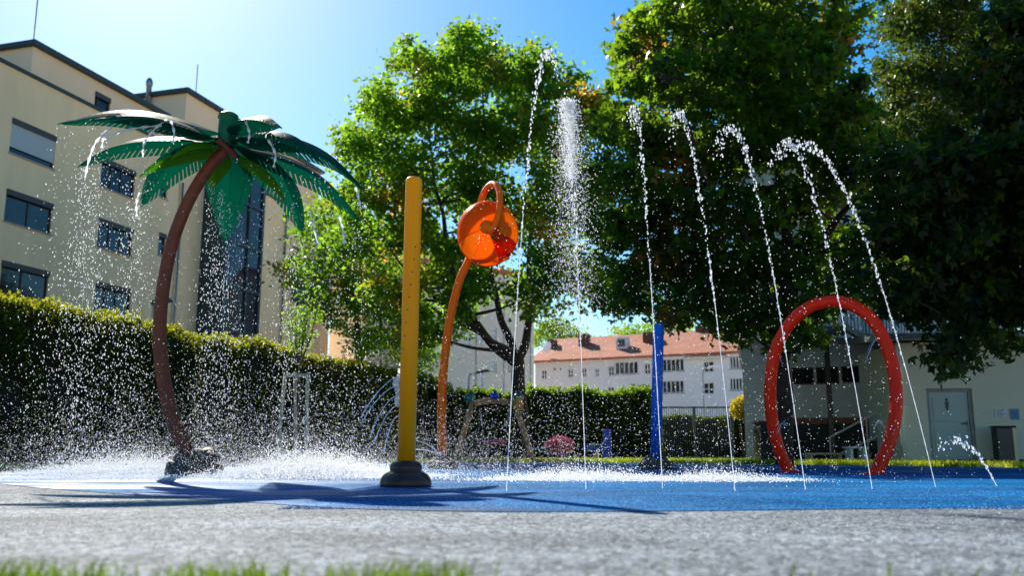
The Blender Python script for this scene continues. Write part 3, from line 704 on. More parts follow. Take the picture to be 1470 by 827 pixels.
# ---------------------------------------------------------------- hedges
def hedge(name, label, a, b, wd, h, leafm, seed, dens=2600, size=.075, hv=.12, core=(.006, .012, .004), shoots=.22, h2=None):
    h2 = h2 or h
    a = Vector((a[0], a[1], 0)); b = Vector((b[0], b[1], 0)); L_ = (b - a).length; u = (b - a) / L_; v = Vector((-u.y, u.x, 0))
    t = thing(name, label, 'hedge', a, math.atan2(u.y, u.x))
    mb = MB(); nx = int(L_ / .5) + 2; prof = []
    cs = [(0, 0), (-.02, .5), (0, .93), (.12, 1), (.88, 1), (1, .93), (1.02, .5), (1, 0)]
    vs = []; fs = []
    def hh(x): return lerp(h, h2, x / L_) + hv * noise.noise(Vector((x * .7 + seed, seed, 0))) + .4 * hv * noise.noise(Vector((x * 2.7, seed, 4)))
    for i in range(nx):
        x = L_ * i / (nx - 1)
        for cy, cz in cs:
            vs.append((x, cy * wd + .05 * noise.noise(Vector((x * 2, cy * 3, seed))), max(0, cz * (hh(x) - .1))))
    k = len(cs)
    for i in range(nx - 1):
        for j in range(k - 1): fs.append((i * k + j, (i + 1) * k + j, (i + 1) * k + j + 1, i * k + j + 1))
    fs.append(tuple(range(k))[::-1]); fs.append(tuple((nx - 1) * k + j for j in range(k)))
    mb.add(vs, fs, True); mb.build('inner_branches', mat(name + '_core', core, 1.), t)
    # leaves on front, top and ends
    nf = int(L_ * h * dens * .45); X = RNG.uniform(0, L_, nf); Z = RNG.random(nf) ** .8
    hx = np.interp(X, np.linspace(0, L_, 400), [hh(x) for x in np.linspace(0, L_, 400)])
    bulge = np.array([noise.noise(Vector((x * 1.3, z * 3, seed))) for x, z in zip(X, Z)]) * .26
    Pf = np.stack([X, -.02 - RNG.random(nf) * .09 - bulge, Z * hx], 1)
    n2 = int(L_ * wd * dens * .9); X2 = RNG.uniform(0, L_, n2); hx2 = np.interp(X2, np.linspace(0, L_, 400), [hh(x) for x in np.linspace(0, L_, 400)])
    sh = np.array([noise.noise(Vector((x * 4.5, seed, 2))) for x in X2])
    P2 = np.stack([X2, RNG.uniform(-.08, wd, n2), hx2 - .08 + RNG.random(n2) ** 2.2 * (shoots * (.7 + sh))], 1)
    n3 = int(wd * h * dens * .8); P3 = np.stack([RNG.choice([-.04, L_ + .04], n3), RNG.uniform(0, wd, n3), RNG.random(n3) * h], 1); P3[:, 2] *= np.where(P3[:, 0] > 1, h2 / h, 1)
    V, FF = leaves(np.concatenate([Pf, P2, P3]), size, T_OVAL, droop=.5, up=.3)
    np_mesh('foliage', V, FF, leafm, t, world=False)
    return t
p0 = at(-60, 409, 16.2); p1 = at(640, 540, 40)
a_h = at(0, 422, 17.5); b_h = at(560, 526, 33.7)
du = (Vector((b_h.x - a_h.x, b_h.y - a_h.y, 0))).normalized()
st_ = Vector((a_h.x, a_h.y, 0)) - du * 4.5; en_ = Vector((b_h.x, b_h.y, 0)) + du * 5
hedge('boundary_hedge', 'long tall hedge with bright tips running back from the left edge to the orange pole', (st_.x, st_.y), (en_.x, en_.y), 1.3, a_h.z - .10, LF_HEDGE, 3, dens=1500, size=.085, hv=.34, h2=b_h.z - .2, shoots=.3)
a = at(600, 566, 37); b = at(936, 566, 37)
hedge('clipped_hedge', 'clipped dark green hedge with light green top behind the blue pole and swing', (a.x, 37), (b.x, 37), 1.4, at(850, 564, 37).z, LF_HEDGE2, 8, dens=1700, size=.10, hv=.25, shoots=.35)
a = at(951, 600, 34); b = at(1086, 600, 34)
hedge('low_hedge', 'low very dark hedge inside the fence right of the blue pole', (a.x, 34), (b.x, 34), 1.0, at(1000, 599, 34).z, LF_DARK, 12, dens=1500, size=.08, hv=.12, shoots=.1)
# fence frame in front of the low hedge
fz = at(1000, 584, 33).z; fa = at(943, 600, 33).x; fb = at(1050, 600, 33).x
fe = thing('metal_fence', 'dark metal fence with flat top rail in front of the low dark hedge', 'fence', (fa, 33, 0))
L_ = fb - fa
MB().box(0, L_, -.03, .03, fz - .06, fz).build('top_rail', M['trim'], fe); MB().box(0, L_, -.02, .02, .12, .17).build('bottom_rail', M['trim'], fe)
for i in range(3): MB().box(L_ * i / 2 - .05, L_ * i / 2 + .05, -.05, .05, 0, fz - .063 if i != 5 else fz).build('post', M['trim'], fe)
bb = MB()
for i in range(34): bb.box(L_ * (i + .5) / 34 - .008, L_ * (i + .5) / 34 + .008, -.008, .008, .17, fz - .06)
bb.build('bars', M['trim'], fe)
def shrub(name, label, c, R, leafm, n, size, sq=(1, 1, .9), stems=5, stemh=.3):
    t = thing(name, label, 'shrub', (c[0], c[1], 0)); d = unit(RNG.normal(size=(n, 3))) * (R * RNG.uniform(.55, 1.05, n))[:, None] * np.array(sq)
    V, FF = leaves(d + np.array([0, 0, c[2]]), size, T_OVAL, 0, .3); np_mesh('foliage', V, FF, leafm, t, world=False)
    mb = MB()
    for i in range(stems):
        a = i * 2 * PI / stems; mb.tube([(.05 * math.cos(a), .05 * math.sin(a), 0), (R * .5 * math.cos(a), R * .5 * math.sin(a), c[2] + .1)], [.025, .01], 6)
    mb.build('stem', M['twig'], t); return t
p = at(1067, 586, 32.2); shrub('golden_shrub', 'round golden yellow shrub at the right end of the low hedge', (p.x, p.y, p.z), .45, LF_YEL, 2500, .09)
p = at(812, 640, 33); shrub('flowering_shrub', 'low shrub with pink blossom in front of the clipped hedge', (p.x - .2, p.y, p.z), .42, LF_PINK, 1500, .08, (1.25, .8, .75)); 

# ---------------------------------------------------------------- trees
CL = [(680, 88, 50), (615, 105, 42), (745, 118, 46), (815, 140, 40), (560, 165, 42), (640, 170, 58), (720, 185, 55), (795, 215, 55), (528, 215, 40), (590, 250, 52), (680, 270, 50), (755, 300, 50), (850, 160, 40),
      (835, 290, 50), (520, 290, 42), (585, 335, 45), (640, 385, 42), (700, 345, 36), (560, 410, 38), (800, 375, 45), (775, 430, 34), (690, 410, 34), (640, 460, 32), (850, 400, 36), (600, 480, 30), (515, 350, 40), (670, 55, 22), (600, 75, 20), (545, 130, 22), (500, 200, 18), (770, 90, 22)]
r0 = gnd(748, 663); r0 = Vector((at(748, 600, 31).x, 31, 0))
def LP(*a): return [at(x, y, Y) for x, y, Y in a]
make_tree('maple_tree', 'round crowned leafy tree with yellowing left side in the middle of the photo', r0,
          [([r0, at(747, 590, 31), at(745, 530, 31), at(738, 505, 31)], .30, .21),
           (LP((740, 520, 31), (712, 500, 30.8), (680, 462, 30.5), (655, 410, 30), (640, 340, 29.5), (625, 260, 29.5), (615, 180, 30)), .20, .03),
           (LP((738, 510, 31), (722, 460, 31.3), (705, 400, 31.6), (700, 320, 32), (698, 220, 32), (690, 110, 32)), .16, .03),
           (LP((741, 522, 31), (758, 480, 31.2), (764, 430, 31.5), (760, 360, 32), (775, 270, 32.5), (790, 190, 33)), .19, .03),
           (LP((762, 440, 31.4), (790, 390, 31), (820, 320, 30.5), (835, 240, 30)), .10, .02),
           (LP((690, 478, 30.6), (640, 440, 30), (590, 400, 29.2), (550, 340, 28.5)), .11, .02)],
          pxclumps(CL, 31, 2.6, 2), LF_CENTRE, 1000, .20, T_OVAL, sub=.31, twigs=260, tw=.018)
CL2 = [(455, 335, 34), (500, 325, 36), (440, 385, 30), (485, 385, 38), (530, 395, 38), (455, 435, 26), (500, 440, 34), (545, 450, 34), (520, 490, 26), (570, 500, 26), (470, 300, 22), (590, 440, 30), (610, 505, 25), (560, 355, 32)]
r1 = Vector((at(520, 600, 42).x, 42, 0))
make_tree('lime_tree', 'bushy small tree rising behind the hedge left of the yellow pole', r1,
          [([r1, at(518, 540, 42), at(512, 470, 42), at(500, 380, 42), at(490, 320, 42)], .22, .03), (LP((516, 520, 42), (545, 470, 42), (560, 400, 42)), .1, .03)],
          pxclumps(CL2, 42, 2.0, 2), LF_CENTRE, 560, .21, T_OVAL, sub=.36, twigs=80)
CL3 = [(925, 45, 42), (985, 30, 52), (1050, 40, 55), (1120, 30, 55), (1190, 40, 50), (905, 118, 30), (950, 110, 52), (1020, 120, 60), (1095, 115, 60), (1165, 110, 58), (1222, 150, 36), (1238, 225, 38), (905, 190, 46), (960, 205, 55), (1030, 210, 60), (1100, 200, 55),
       (1165, 190, 55), (1215, 170, 36), (880, 255, 45), (940, 285, 52), (1010, 300, 55), (1080, 300, 48), (1150, 285, 45), (1205, 260, 48), (880, 330, 42), (940, 365, 48), (1005, 385, 50), (1070, 380, 46), (905, 410, 38), (970, 440, 32), (1030, 445, 34), (1085, 440, 34),
       (1150, 380, 40), (1205, 350, 45), (1175, 440, 30), (1120, 470, 26), (1160, 480, 18), (1060, 470, 22), (880, 440, 16), (900, 70, 20), (850, 120, 0), (1000, -50, 70), (1110, -60, 80), (1210, -50, 60), (1230, 420, 35)]
CL3 = [c for c in CL3 if c[2] > 0]
r2 = Vector((at(1123, 600, 22.5).x, 22.5, 0))
make_tree('maple_tree', 'big dark maple with rusty leaf patches standing behind the red arch', r2,
          [([r2, at(1123, 560, 22.5), at(1124, 480, 22.5), at(1133, 410, 22.5), at(1142, 360, 22.5)], .22, .20),
           (LP((1140, 400, 22.5), (1128, 320, 22.3), (1120, 250, 22), (1110, 150, 22), (1100, 40, 22)), .17, .04),
           (LP((1142, 390, 22.5), (1165, 320, 22.6), (1180, 240, 22.8), (1190, 120, 23)), .15, .04),
           (LP((1145, 400, 22.5), (1185, 340, 22), (1225, 290, 21.5), (1250, 260, 21)), .15, .03),
           (LP((1138, 420, 22.5), (1090, 370, 21.8), (1040, 300, 21), (1000, 220, 20.5), (970, 120, 20.5)), .14, .04),
           (LP((1120, 400, 22.3), (1060, 395, 21.8), (990, 385, 21.2), (930, 360, 21), (900, 320, 21)), .12, .03),
           (LP((1136, 450, 22.5), (1090, 450, 22), (1040, 450, 21.5), (980, 440, 21.2)), .10, .02)],
          pxclumps(CL3, 22.5, 2.3, 3), LF_MAPLE, 640, .18, T_MAPLE, sub=.22, twigs=260, tw=.012)
CL4 = [(1275, 260, 42), (1330, 240, 55), (1395, 230, 60), (1460, 220, 60), (1290, 330, 50), (1350, 330, 58), (1420, 325, 60), (1480, 320, 60), (1275, 395, 36), (1320, 405, 48), (1385, 405, 50), (1445, 405, 50), (1295, 425, 26), (1345, 438, 28),
       (1405, 435, 28), (1465, 425, 32), (1375, 490, 18), (1360, 515, 12), (1385, 520, 9), (1440, 495, 9), (1455, 492, 8), (1415, 470, 10), (1520, 250, 70), (1530, 400, 70), (1500, 130, 75), (1440, 120, 60), (1480, 30, 70), (1560, 60, 80), (1395, 475, 12), (1600, 200, 80)]
r3 = Vector((at(1620, 600, 16.5).x, 16.5, 0))
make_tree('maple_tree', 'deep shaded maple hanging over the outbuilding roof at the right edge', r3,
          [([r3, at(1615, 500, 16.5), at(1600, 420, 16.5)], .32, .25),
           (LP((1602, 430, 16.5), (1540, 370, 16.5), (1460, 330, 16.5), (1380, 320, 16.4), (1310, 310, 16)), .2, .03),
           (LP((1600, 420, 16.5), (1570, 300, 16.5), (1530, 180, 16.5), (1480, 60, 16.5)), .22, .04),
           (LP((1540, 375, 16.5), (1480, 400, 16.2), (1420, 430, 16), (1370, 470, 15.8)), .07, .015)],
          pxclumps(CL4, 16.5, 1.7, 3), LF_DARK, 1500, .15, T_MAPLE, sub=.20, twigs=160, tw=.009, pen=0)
CL5 = [(1300, 40, 45), (1350, 20, 50), (1280, 110, 32), (1320, 110, 50), (1380, 90, 55), (1420, 30, 60), (1275, 165, 24), (1320, 175, 42), (1370, 170, 50), (1330, -50, 55), (1400, -60, 60), (1460, 60, 50), (1430, 150, 50), (1300, 230, 35), (1360, 250, 50), (1300, 300, 40)]
r4 = Vector((at(1360, 600, 34).x, 34, 0))
make_tree('conifer_tree', 'tall pale green conifer rising between the two dark maples at the top right', r4,
          [([r4, at(1360, 450, 34), at(1358, 250, 34), at(1355, 100, 34), at(1350, -60, 34)], .3, .05)],
          pxclumps(CL5, 34, 1.8, 2), LF_CONE, 1300, .16, T_OVAL, sub=.30, twigs=60)
# trees beyond the far roofs
for i, (nm, lab, root, cl, lm) in enumerate([
    ('far_tree', 'dark green tree behind the left end of the red roof', (805, 98), [(785, 478, 18), (815, 482, 18), (835, 488, 12), (800, 462, 12), (770, 490, 14)], LF_HEDGE2),
    ('far_tree', 'yellow green tree rising behind the middle of the red roof', (925, 100), [(890, 482, 13), (910, 475, 15), (935, 472, 16), (960, 468, 15), (985, 470, 12), (945, 485, 14), (1000, 478, 8)], LF_CENTRE)]):
    rr2 = Vector((at(root[0], 600, root[1]).x, root[1], 0))
    make_tree(nm, lab, rr2, [([rr2, at(root[0], 540, root[1]), at(root[0], 485, root[1])], .35, .1)], pxclumps(cl, root[1], 2, 2), lm, 190, .34, T_OVAL, sub=.5, twigs=0)

# ---------------------------------------------------------------- young tree and its stakes
yt = Vector((at(428, 640, 24).x, 24, 0))
t = thing('young_tree', 'thin young tree with upright twigs held between three wooden stakes', 'tree', yt)
mb = MB(); stems = []
top0 = at(430, 520, 24)
mb.tube([yt, (yt + top0) / 2 + Vector((.02, 0, 0)), top0], [.03, .026, .024], 8)
for i in range(15):
    a = random.uniform(0, 2 * PI); sp_ = random.uniform(.1, .5); hh_ = random.uniform(1.0, 2.5)
    e = top0 + Vector((math.cos(a) * sp_, math.sin(a) * sp_, hh_)); m_ = top0 + Vector((math.cos(a) * sp_ * .7, math.sin(a) * sp_ * .7, hh_ * .45))
    q = smooth_path([top0 + Vector((0, 0, -.1)), m_, e], 5); mb.tube(q, [lerp(.014, .004, j / (len(q) - 1)) for j in range(len(q))], 5); stems += q[4:]
mb.build('trunk', M['twig'], t, world=True)
C = np.array([tuple(s) for s in stems]); C = np.repeat(C, 9, 0) + RNG.normal(size=(len(C) * 9, 3)) * .10
V, FF = leaves(C, .085, T_OVAL); np_mesh('crown', V, FF, LF_CENTRE, t)
ts = thing('tree_stakes', 'three pale wooden tree stakes joined by crossbars in front of the hedge', 'tree support', (yt.x, yt.y, 0))
tops = [at(410, 535, 23.5), at(442, 535, 23.5), at(424, 535, 24.6)]; bots = [gnd(397, 664), gnd(441, 664), gnd(424, 664)]
bots = [Vector((at(397, 640, 23.4).x, 23.4, 0)), Vector((at(440, 640, 23.4).x, 23.4, 0)), Vector((at(424, 640, 24.9).x, 24.9, 0))]
for a, b in zip(bots, tops): MB().tube([a, b], [.05, .045], 10).build('stake', M['palewood'], ts, world=True)
for i, j in ((0, 1), (1, 2), (2, 0)): MB().bar(tops[i] + Vector((0, -.03, -.08)), tops[j] + Vector((0, -.03, -.08)), .035, .09).build('crossbar', M['palewood'], ts, world=True)
MB().bar(lerp(bots[0], tops[0], .12), lerp(bots[1], tops[1], .12), .03, .08).build('crossbar', M['palewood'], ts, world=True)

# ---------------------------------------------------------------- swing
sw = thing('swing_frame', 'weathered wooden swing frame with coloured bolts caps behind the orange pole', 'swing', (at(708, 640, 28).x, 28, 0))
yb_ = 28
bl, br = at(678, 580, yb_), at(739, 580, yb_)
q = smooth_path([bl, at(694, 577, yb_), at(708, 576, yb_), at(724, 577, yb_), br], 5)
MB().tube(q, .095, 12).build('crossbeam', M['wood'], sw, world=True)
for (tp, bx_, dy) in ((bl, 651, -.9), (bl, 655, .9), (br, 767, -.9), (br, 763, .9)):
    b_ = at(bx_, 640, yb_ + dy); b_.z = 0
    MB().tube([b_, tp + Vector((0, dy * .06, .05))], [.085, .075], 10).build('leg', M['wood'], sw, world=True)
for px_, m_, lab in ((675, M['green'], 'green cap'), (744, M['green'], 'green cap with orange disc'), ):
    c = at(px_, 572, yb_); o = MB().lathe([(.04, -.10), (.16, -.06), (.16, .06), (.04, .10)], c, 16, (.4, -1, 0)).build('end_cap', m_, sw, world=True)
MB().box(-.11 + at(746, 583, 28).x, .11 + at(746, 583, 28).x, 27.75, 27.8, at(746, 590, 28).z, at(746, 572, 28).z).build('colour_panel', M['amber'], sw, world=True)
c = at(710, 568, yb_); MB().lathe([(.15, -.12), (.13, .0), (.04, .16)], c, 14).build('top_ornament', M['bluepanel'], sw, world=True)
seatc = at(710, 637, yb_)
MB().lathe([(.28, -.05), (.36, -.02), (.38, .06), (.33, .09), (.26, .05)], seatc, 20).build('seat', M['pinkm'], sw, world=True)
for s_ in (-.3, .3):
    MB().tube([seatc + Vector((s_, 0, .05)), at(710, 580, yb_) + Vector((s_ * 1.6, 0, 0))], .012, 6).build('chain', M['steel'], sw, world=True)
# blue play post + blue ride-on toy
c = at(872, 640, 31); pl = thing('play_board', 'tall narrow blue play panel in front of the clipped hedge', 'play panel', (c.x, c.y, 0))
bevel(MB().box(-.14, .14, -.06, .06, .1, at(872, 617, 31).z).build('board', M['bluepanel'], pl), .03)
MB().tube([(0, 0, 0), (0, 0, .3)], .05, 8).build('post', M['steel'], pl)
c = at(856, 648, 30.5); sr = thing('spring_rider', 'low blue spring rider beside the tall blue play panel', 'spring rider', (c.x, c.y, 0))
body = MB(); prof = [(-.42, .42), (-.38, .62), (-.2, .55), (.05, .5), (.25, .62), (.36, .85), (.5, .88), (.52, .74), (.4, .62), (.34, .42), (.1, .34), (-.2, .34)]
body.add([(x, -.05, z) for x, z in prof] + [(x, .05, z) for x, z in prof], [tuple(range(12)), tuple(range(23, 11, -1))] + [(i, 12 + i, 12 + (i + 1) % 12, (i + 1) % 12) for i in range(12)])
body.build('body', M['bluepanel'], sr); MB().box(-.22, .08, -.12, .12, .553, .6).build('seat', M['white'], sr); MB().tube([(.33, -.18, .76), (.33, .18, .76)], .018, 8).build('handle', M['white'], sr)
hel = [(math.cos(i * .7) * .09, math.sin(i * .7) * .09, .02 + i * .0065) for i in range(50)]; MB().tube(hel, .014, 6).build('spring', M['steel'], sr)
c = at(776, 648, 30); tt = thing('play_table', 'small turquoise sand play table beside the right leg of the wooden swing', 'play table', (c.x, c.y, 0))
TQ = mat('turquoise_paint', (.02, .22, .26), .5)
bevel(MB().box(-.3, .3, -.25, .25, .42, .48).build('table_top', TQ, tt), .01)
for sx in (-.24, .24):
    for sy in (-.19, .19): MB().tube([(sx * 1.15, sy, 0), (sx, sy, .42)], .025, 8).build('leg', TQ, tt)

# ---------------------------------------------------------------- benches and lamps on the right
def bench(px0, px1, pyb, Y, label, m, h=.42, back=False):
    a = at(px0, 640, Y); b = at(px1, 640, Y); L_ = b.x - a.x
    t = thing('park_bench', label, 'bench', ((a.x + b.x) / 2, Y, 0))
    for k in range(3): bevel(MB().box(-L_ / 2, L_ / 2, -.22 + .15 * k, -.09 + .15 * k, h, h + .05).build('seat_slat', m, t), .008)
    for s_ in (-1, 1): 
        q = MB(); q.box(s_ * (L_ / 2 - .12) - .04, s_ * (L_ / 2 - .12) + .04, -.2, .2, 0, h - .003); q.build('leg', m, t)
bench(1212, 1243, 646, 25.2, 'short white bench behind the right foot of the red arch', M['white'], .42)
bench(1155, 1208, 655, 25.8, 'long low wooden bench left of the white one', M['palewood'], .25)
def lamp(name, label, pb, ptop, Y, arm, m_head):
    base = at(pb, 640, Y); base.z = 0; top = at(*ptop, Y); t = thing(name, label, 'lamp', base)
    base_t = Vector((base.x, base.y, top.z - .35)); e = top + Vector((arm, 0, 0))
    q = smooth_path([base, (base + base_t) / 2, base_t, Vector((lerp(base.x, e.x, .5), base.y, top.z - .06)), e], 6)
    MB().tube(q, [lerp(.06, .035, i / (len(q) - 1)) for i in range(len(q))], 8).build('pole', M['zinc'], t, world=True)
    s_ = 1 if arm > 0 else -1
    hd = MB(); hd.add([(0, -.12, -.03), (.75 * s_, -.16, .08), (.75 * s_, .16, .08), (0, .12, -.03), (0, -.1, .1), (.65 * s_, -.12, .22), (.65 * s_, .12, .22), (0, .1, .1)],
                      [(0, 1, 2, 3), (7, 6, 5, 4), (0, 4, 5, 1), (1, 5, 6, 2), (2, 6, 7, 3), (3, 7, 4, 0)])
    o = hd.build('lamp_head', m_head, t); o.location = e - base
lamp('street_lamp', 'street lamp with pale slanted head in front of the pale apartment block', 1013, (1015, 528), 58, .1, M['white'])
lamp('street_lamp', 'street lamp with dark flat head in front of the cream townhouse', 672, (676, 536), 50, .3, M['trim'])
lamp('street_lamp', 'dark lamp reaching out above the hedge beside the palm trunk', 206, (212, 436), 33, .15, M['trim'])

# ---------------------------------------------------------------- palm water feature
YP = 12.2
pb_ = gnd(283, 683); pb_ = Vector((at(283, 640, YP).x, YP, 0))
palm = thing('palm_fountain', 'metal palm tree water feature with curved brown trunk and green fronds', 'water feature', pb_)
tp = [at(x, y, YP) for x, y in ((280, 676), (264, 640), (246, 595), (234, 540), (229, 480), (234, 415), (247, 350), (270, 290), (300, 240), (326, 213))]
tp[0].z = .05
q = smooth_path(tp, 6); MB().tube(q, [lerp(.100, .080, i / (len(q) - 1)) for i in range(len(q))], 20).build('trunk', M['palmtrunk'], palm, world=True)
rk = MB()
for i, (dx, dy, r_, dz) in enumerate([(-.22, -.1, .15, .06), (-.05, -.18, .14, .08), (.14, -.16, .17, .10), (.25, 0, .12, .06), (.02, .12, .2, .12), (-.12, .02, .18, .17), (.12, -.03, .16, .25), (-.25, .1, .12, .04), (.20, -.12, .13, .20)]):
    rk.rock(pb_ + Vector((dx, dy, dz)), r_, i + 2, (1, 1, .85))
rk.build('rock_base', M['rock'], palm, world=True)
hubp = tp[-1]; tang = (tp[-1] - tp[-2]).normalized(); axis = Vector((.16, 0, 1)).normalized()
MB().lathe([(.10, -.05), (.20, -.035), (.215, 0), (.20, .03), (.11, .05)], hubp, 32, tang).build('flange', M['palmtrunk'], palm, world=True)
MB().lathe([(.115, .0), (.125, .08), (.13, .3), (.125, .40), (.12, .42), (.14, .425), (.14, .47), (.10, .50), (.02, .515)], hubp + Vector((-.01, 0, .02)), 28, (.0, 0, 1)).build('hub', CAP, palm, world=True)
hub = hubp + Vector((-.01, 0, .07))
tilt = Matrix.Rotation(math.radians(5), 3, 'Y')
def frond(az, L_, rise, drop, wmax, m, z0=0., name='frond', teeth=True, twist=0., seed=0):
    n = 26; a = math.radians(az); u = Vector((math.cos(a), math.sin(a), 0)); s_ = Vector((-math.sin(a), math.cos(a), 0)); mb = MB()
    def spine(t):
        r = .1 + L_ * (t - .10 * t ** 3); z = z0 + .55 * rise * math.sin(min(1, t * 1.15) * PI * .75) - drop * t ** 2.3
        return u * r + Vector((0, 0, z))
    def wid(t): return wmax * (math.sin(PI * min(1, t ** .74)) ** .85 * .96 + .03) * (1 if t < .97 else .5)
    vs = []; fs = []
    def P_(t, lat): # V-shaped section that sags at the sides
        p = spine(t) + s_ * lat + Vector((0, 0, -.45 * abs(lat) - .5 * lat * lat + twist * lat)); return hub + tilt @ p
    core = .64
    for i in range(n):
        t0, t1 = i / n, (i + 1) / n
        for sg in (-1, 1):
            c0, c1 = wid(t0) * (core if teeth else 1), wid(t1) * (core if teeth else 1)
            mb.add([P_(t0, 0), P_(t0, sg * c0), P_(t1, sg * c1), P_(t1, 0)], [(0, 1, 2, 3) if sg < 0 else (3, 2, 1, 0)], False)
            if teeth:
                if t0 < .12: gap = 0
                else: gap = .26 if (i + (0 if sg > 0 else 1)) % 1 == 0 else 0
                tt1 = lerp(t1, t0, gap); sh = .05
                w0, w1 = wid(min(.999, t0 + sh * .5)), wid(min(.999, tt1 + sh * .5))
                mb.add([P_(t0, sg * c0), P_(min(1.03, t0 + sh), sg * w0), P_(min(1.03, tt1 + sh), sg * w1), P_(tt1, sg * lerp(c0, c1, 1 - gap))], [(0, 1, 2, 3) if sg < 0 else (3, 2, 1, 0)], False)
    o = mb.build(name, m, palm, world=True)
    sm = o.modifiers.new('thickness', 'SOLIDIFY'); sm.thickness = .008
    return o, P_
fr_tips = []
spec = [(178, 2.15, .22, .55, .30), (140, 2.3, .25, .85, .34), (104, 2.1, .22, 1.05, .36), (68, 2.1, .22, .95, .36), (32, 2.2, .22, .75, .34), (-4, 2.15, .24, .75, .32), (-34, 2.1, .28, .60, .32), (-52, 2.0, .20, .4, .24), (-130, 2.0, .24, .4, .26), (-152, 2.2, .30, .45, .32)]
for i, (az, L_, ri, dr_, wm) in enumerate(spec):
    o, P_ = frond(az, L_, ri, dr_, wm, FROND, z0=.12 * (i % 2), seed=i); fr_tips.append([P_(.75, .25), P_(.85, -.2), P_(1, 0), P_(.6, .3), P_(.95, 0)])
for az, L_ in ((165, 1.4), (118, .8), (55, 1.15), (-125, .8)):
    o, _ = frond(az, L_, .06, .42, .17, LIME, z0=-.1, name='inner_frond', teeth=False); o['label'] = 'short lime green inner frond'
# ---------------------------------------------------------------- poles
def round_pole(name, label, px, pyb, ptop, Y, r, m, base_r, base_m, lean=0.):
    b = at(px, 640, Y); b.z = 0; top = at(ptop[0], ptop[1], Y); t = thing(name, label, 'water feature', b)
    d = (top - b); Lh = d.length; ax = d.normalized()
    prof = [(r, .12), (r * .995, Lh * .5), (r * .99, Lh - .05), (r * .93, Lh - .018), (r * .75, Lh - .004), (r * .01, Lh)]
    o = MB().lathe(prof, b, 40, ax).build('pole', m, t, world=True)
    return t, b, top, ax, Lh
yp, yb2, ytop, yax, yL = round_pole('spray_pole', 'tall yellow spray pole with round top on a dark two tier base', 583.5, 698, (594.5, 255), 8.4, .081, M['yellow'], .2, None)
MB().lathe([(.225, .0), (.236, .02), (.234, .05), (.222, .085), (.198, .115), (.165, .135), (.142, .142), (.146, .155), (.148, .175), (.140, .20), (.122, .222), (.100, .234), (.082, .238)], yb2, 40).build('base', M['bun'], yp, world=True)
for i in range(9):
    f_ = lerp(.76, .43, i / 8); a = math.radians(lerp(-62, -128, i / 8)); c = yb2 + yax * (yL * f_) + Vector((math.cos(a), math.sin(a), 0)) * .081
    MB().lathe([(.007, -.002), (.007, .002)], c, 10, (math.cos(a), math.sin(a), 0)).build('nozzle_hole', M['black'], yp, world=True)
sm_ = MB(); sm_.box(-.006, .006, -.0845, -.075, .26, yL - .08)
bp2, bb2, btop, bax, bL = round_pole('spray_pole', 'short blue spray pole on a brown rock base right of the centre', 940.5, 673, (945.3, 465), 17.2, .105, M['blue'], .2, None)
rk = MB()
for i, (dx, dy, r_, dz) in enumerate([(-.2, -.1, .13, .05), (0, -.2, .14, .06), (.2, -.08, .13, .06), (.05, .1, .2, .08), (-.1, 0, .15, .14), (.1, -.05, .13, .15)]): rk.rock(bb2 + Vector((dx, dy, dz)), r_, i + 20)
rk.build('rock_base', M['rock'], bp2, world=True)
# orange bucket pole
YB = 17.3
ob_ = Vector((at(636, 640, YB).x, YB, 0))
bk = thing('bucket_fountain', 'tall orange curved pole carrying a round orange tipping bucket', 'water feature', ob_)
q = smooth_path([ob_ + Vector((0, 0, .05)), at(634, 600, YB), at(637, 530, YB), at(646, 460, YB), at(659, 405, YB), at(673, 372, YB + .1), at(682, 335, YB + .55), at(690, 292, YB + .5), at(698, 272, YB + .3), at(709, 264, YB), at(717, 276, YB - .3), at(717, 300, YB - .5), at(711, 322, YB - .55), at(702, 334, YB - .5)], 6)
n = len(q); MB().tube(q, [lerp(.088, .064, min(1, i / (n * .7))) for i in range(n)], 18).build('pole', M['orange'], bk, world=True)
rk = MB()
for i, (dx, dy, r_, dz) in enumerate([(-.17, -.1, .13, .05), (0, -.18, .14, .07), (.17, -.06, .13, .06), (.05, .1, .18, .08), (-.05, 0, .17, .14)]): rk.rock(ob_ + Vector((dx, dy, dz)), r_, i + 40)
rk.build('rock_base', M['rock'], bk, world=True)
cb = at(700, 335, YB); Rb = .585; Rz = .65
def shell(a0, a1, m, name, inner=0., r0=.0, r1=1., dep=.45, back=False, off=0., n=20):
    mb = MB(); k = 8; vs = []; fs = []
    for i in range(n + 1):
        a = math.radians(lerp(a0, a1, i / n))
        for j in range(k + 1):
            r = lerp(r0, r1, j / k); d = dep * math.sqrt(max(0, 1 - r ** 2.6)); d = d if back else -d
            vs.append(cb + Vector((math.cos(a) * Rb * r, d + off, math.sin(a) * Rz * r)))
    for i in range(n):
        for j in range(k):
            fs.append((i * (k + 1) + j, (i + 1) * (k + 1) + j, (i + 1) * (k + 1) + j + 1, i * (k + 1) + j + 1))
    mb.add(vs, fs, True); o = mb.build(name, m, bk, world=True)
    s2 = o.modifiers.new('thickness', 'SOLIDIFY'); s2.thickness = .012; return o
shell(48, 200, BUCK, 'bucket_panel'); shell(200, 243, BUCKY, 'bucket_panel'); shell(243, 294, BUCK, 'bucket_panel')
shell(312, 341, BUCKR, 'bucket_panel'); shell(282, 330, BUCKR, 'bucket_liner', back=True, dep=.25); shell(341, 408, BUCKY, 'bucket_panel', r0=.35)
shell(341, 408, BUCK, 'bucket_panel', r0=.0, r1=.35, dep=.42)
MB().lathe([(.12, -.03), (.14, 0), (.12, .04), (.02, .06)], cb + Vector((0, -.5, 0)), 20, (0, -1, 0)).build('pivot', M['orange'], bk, world=True)
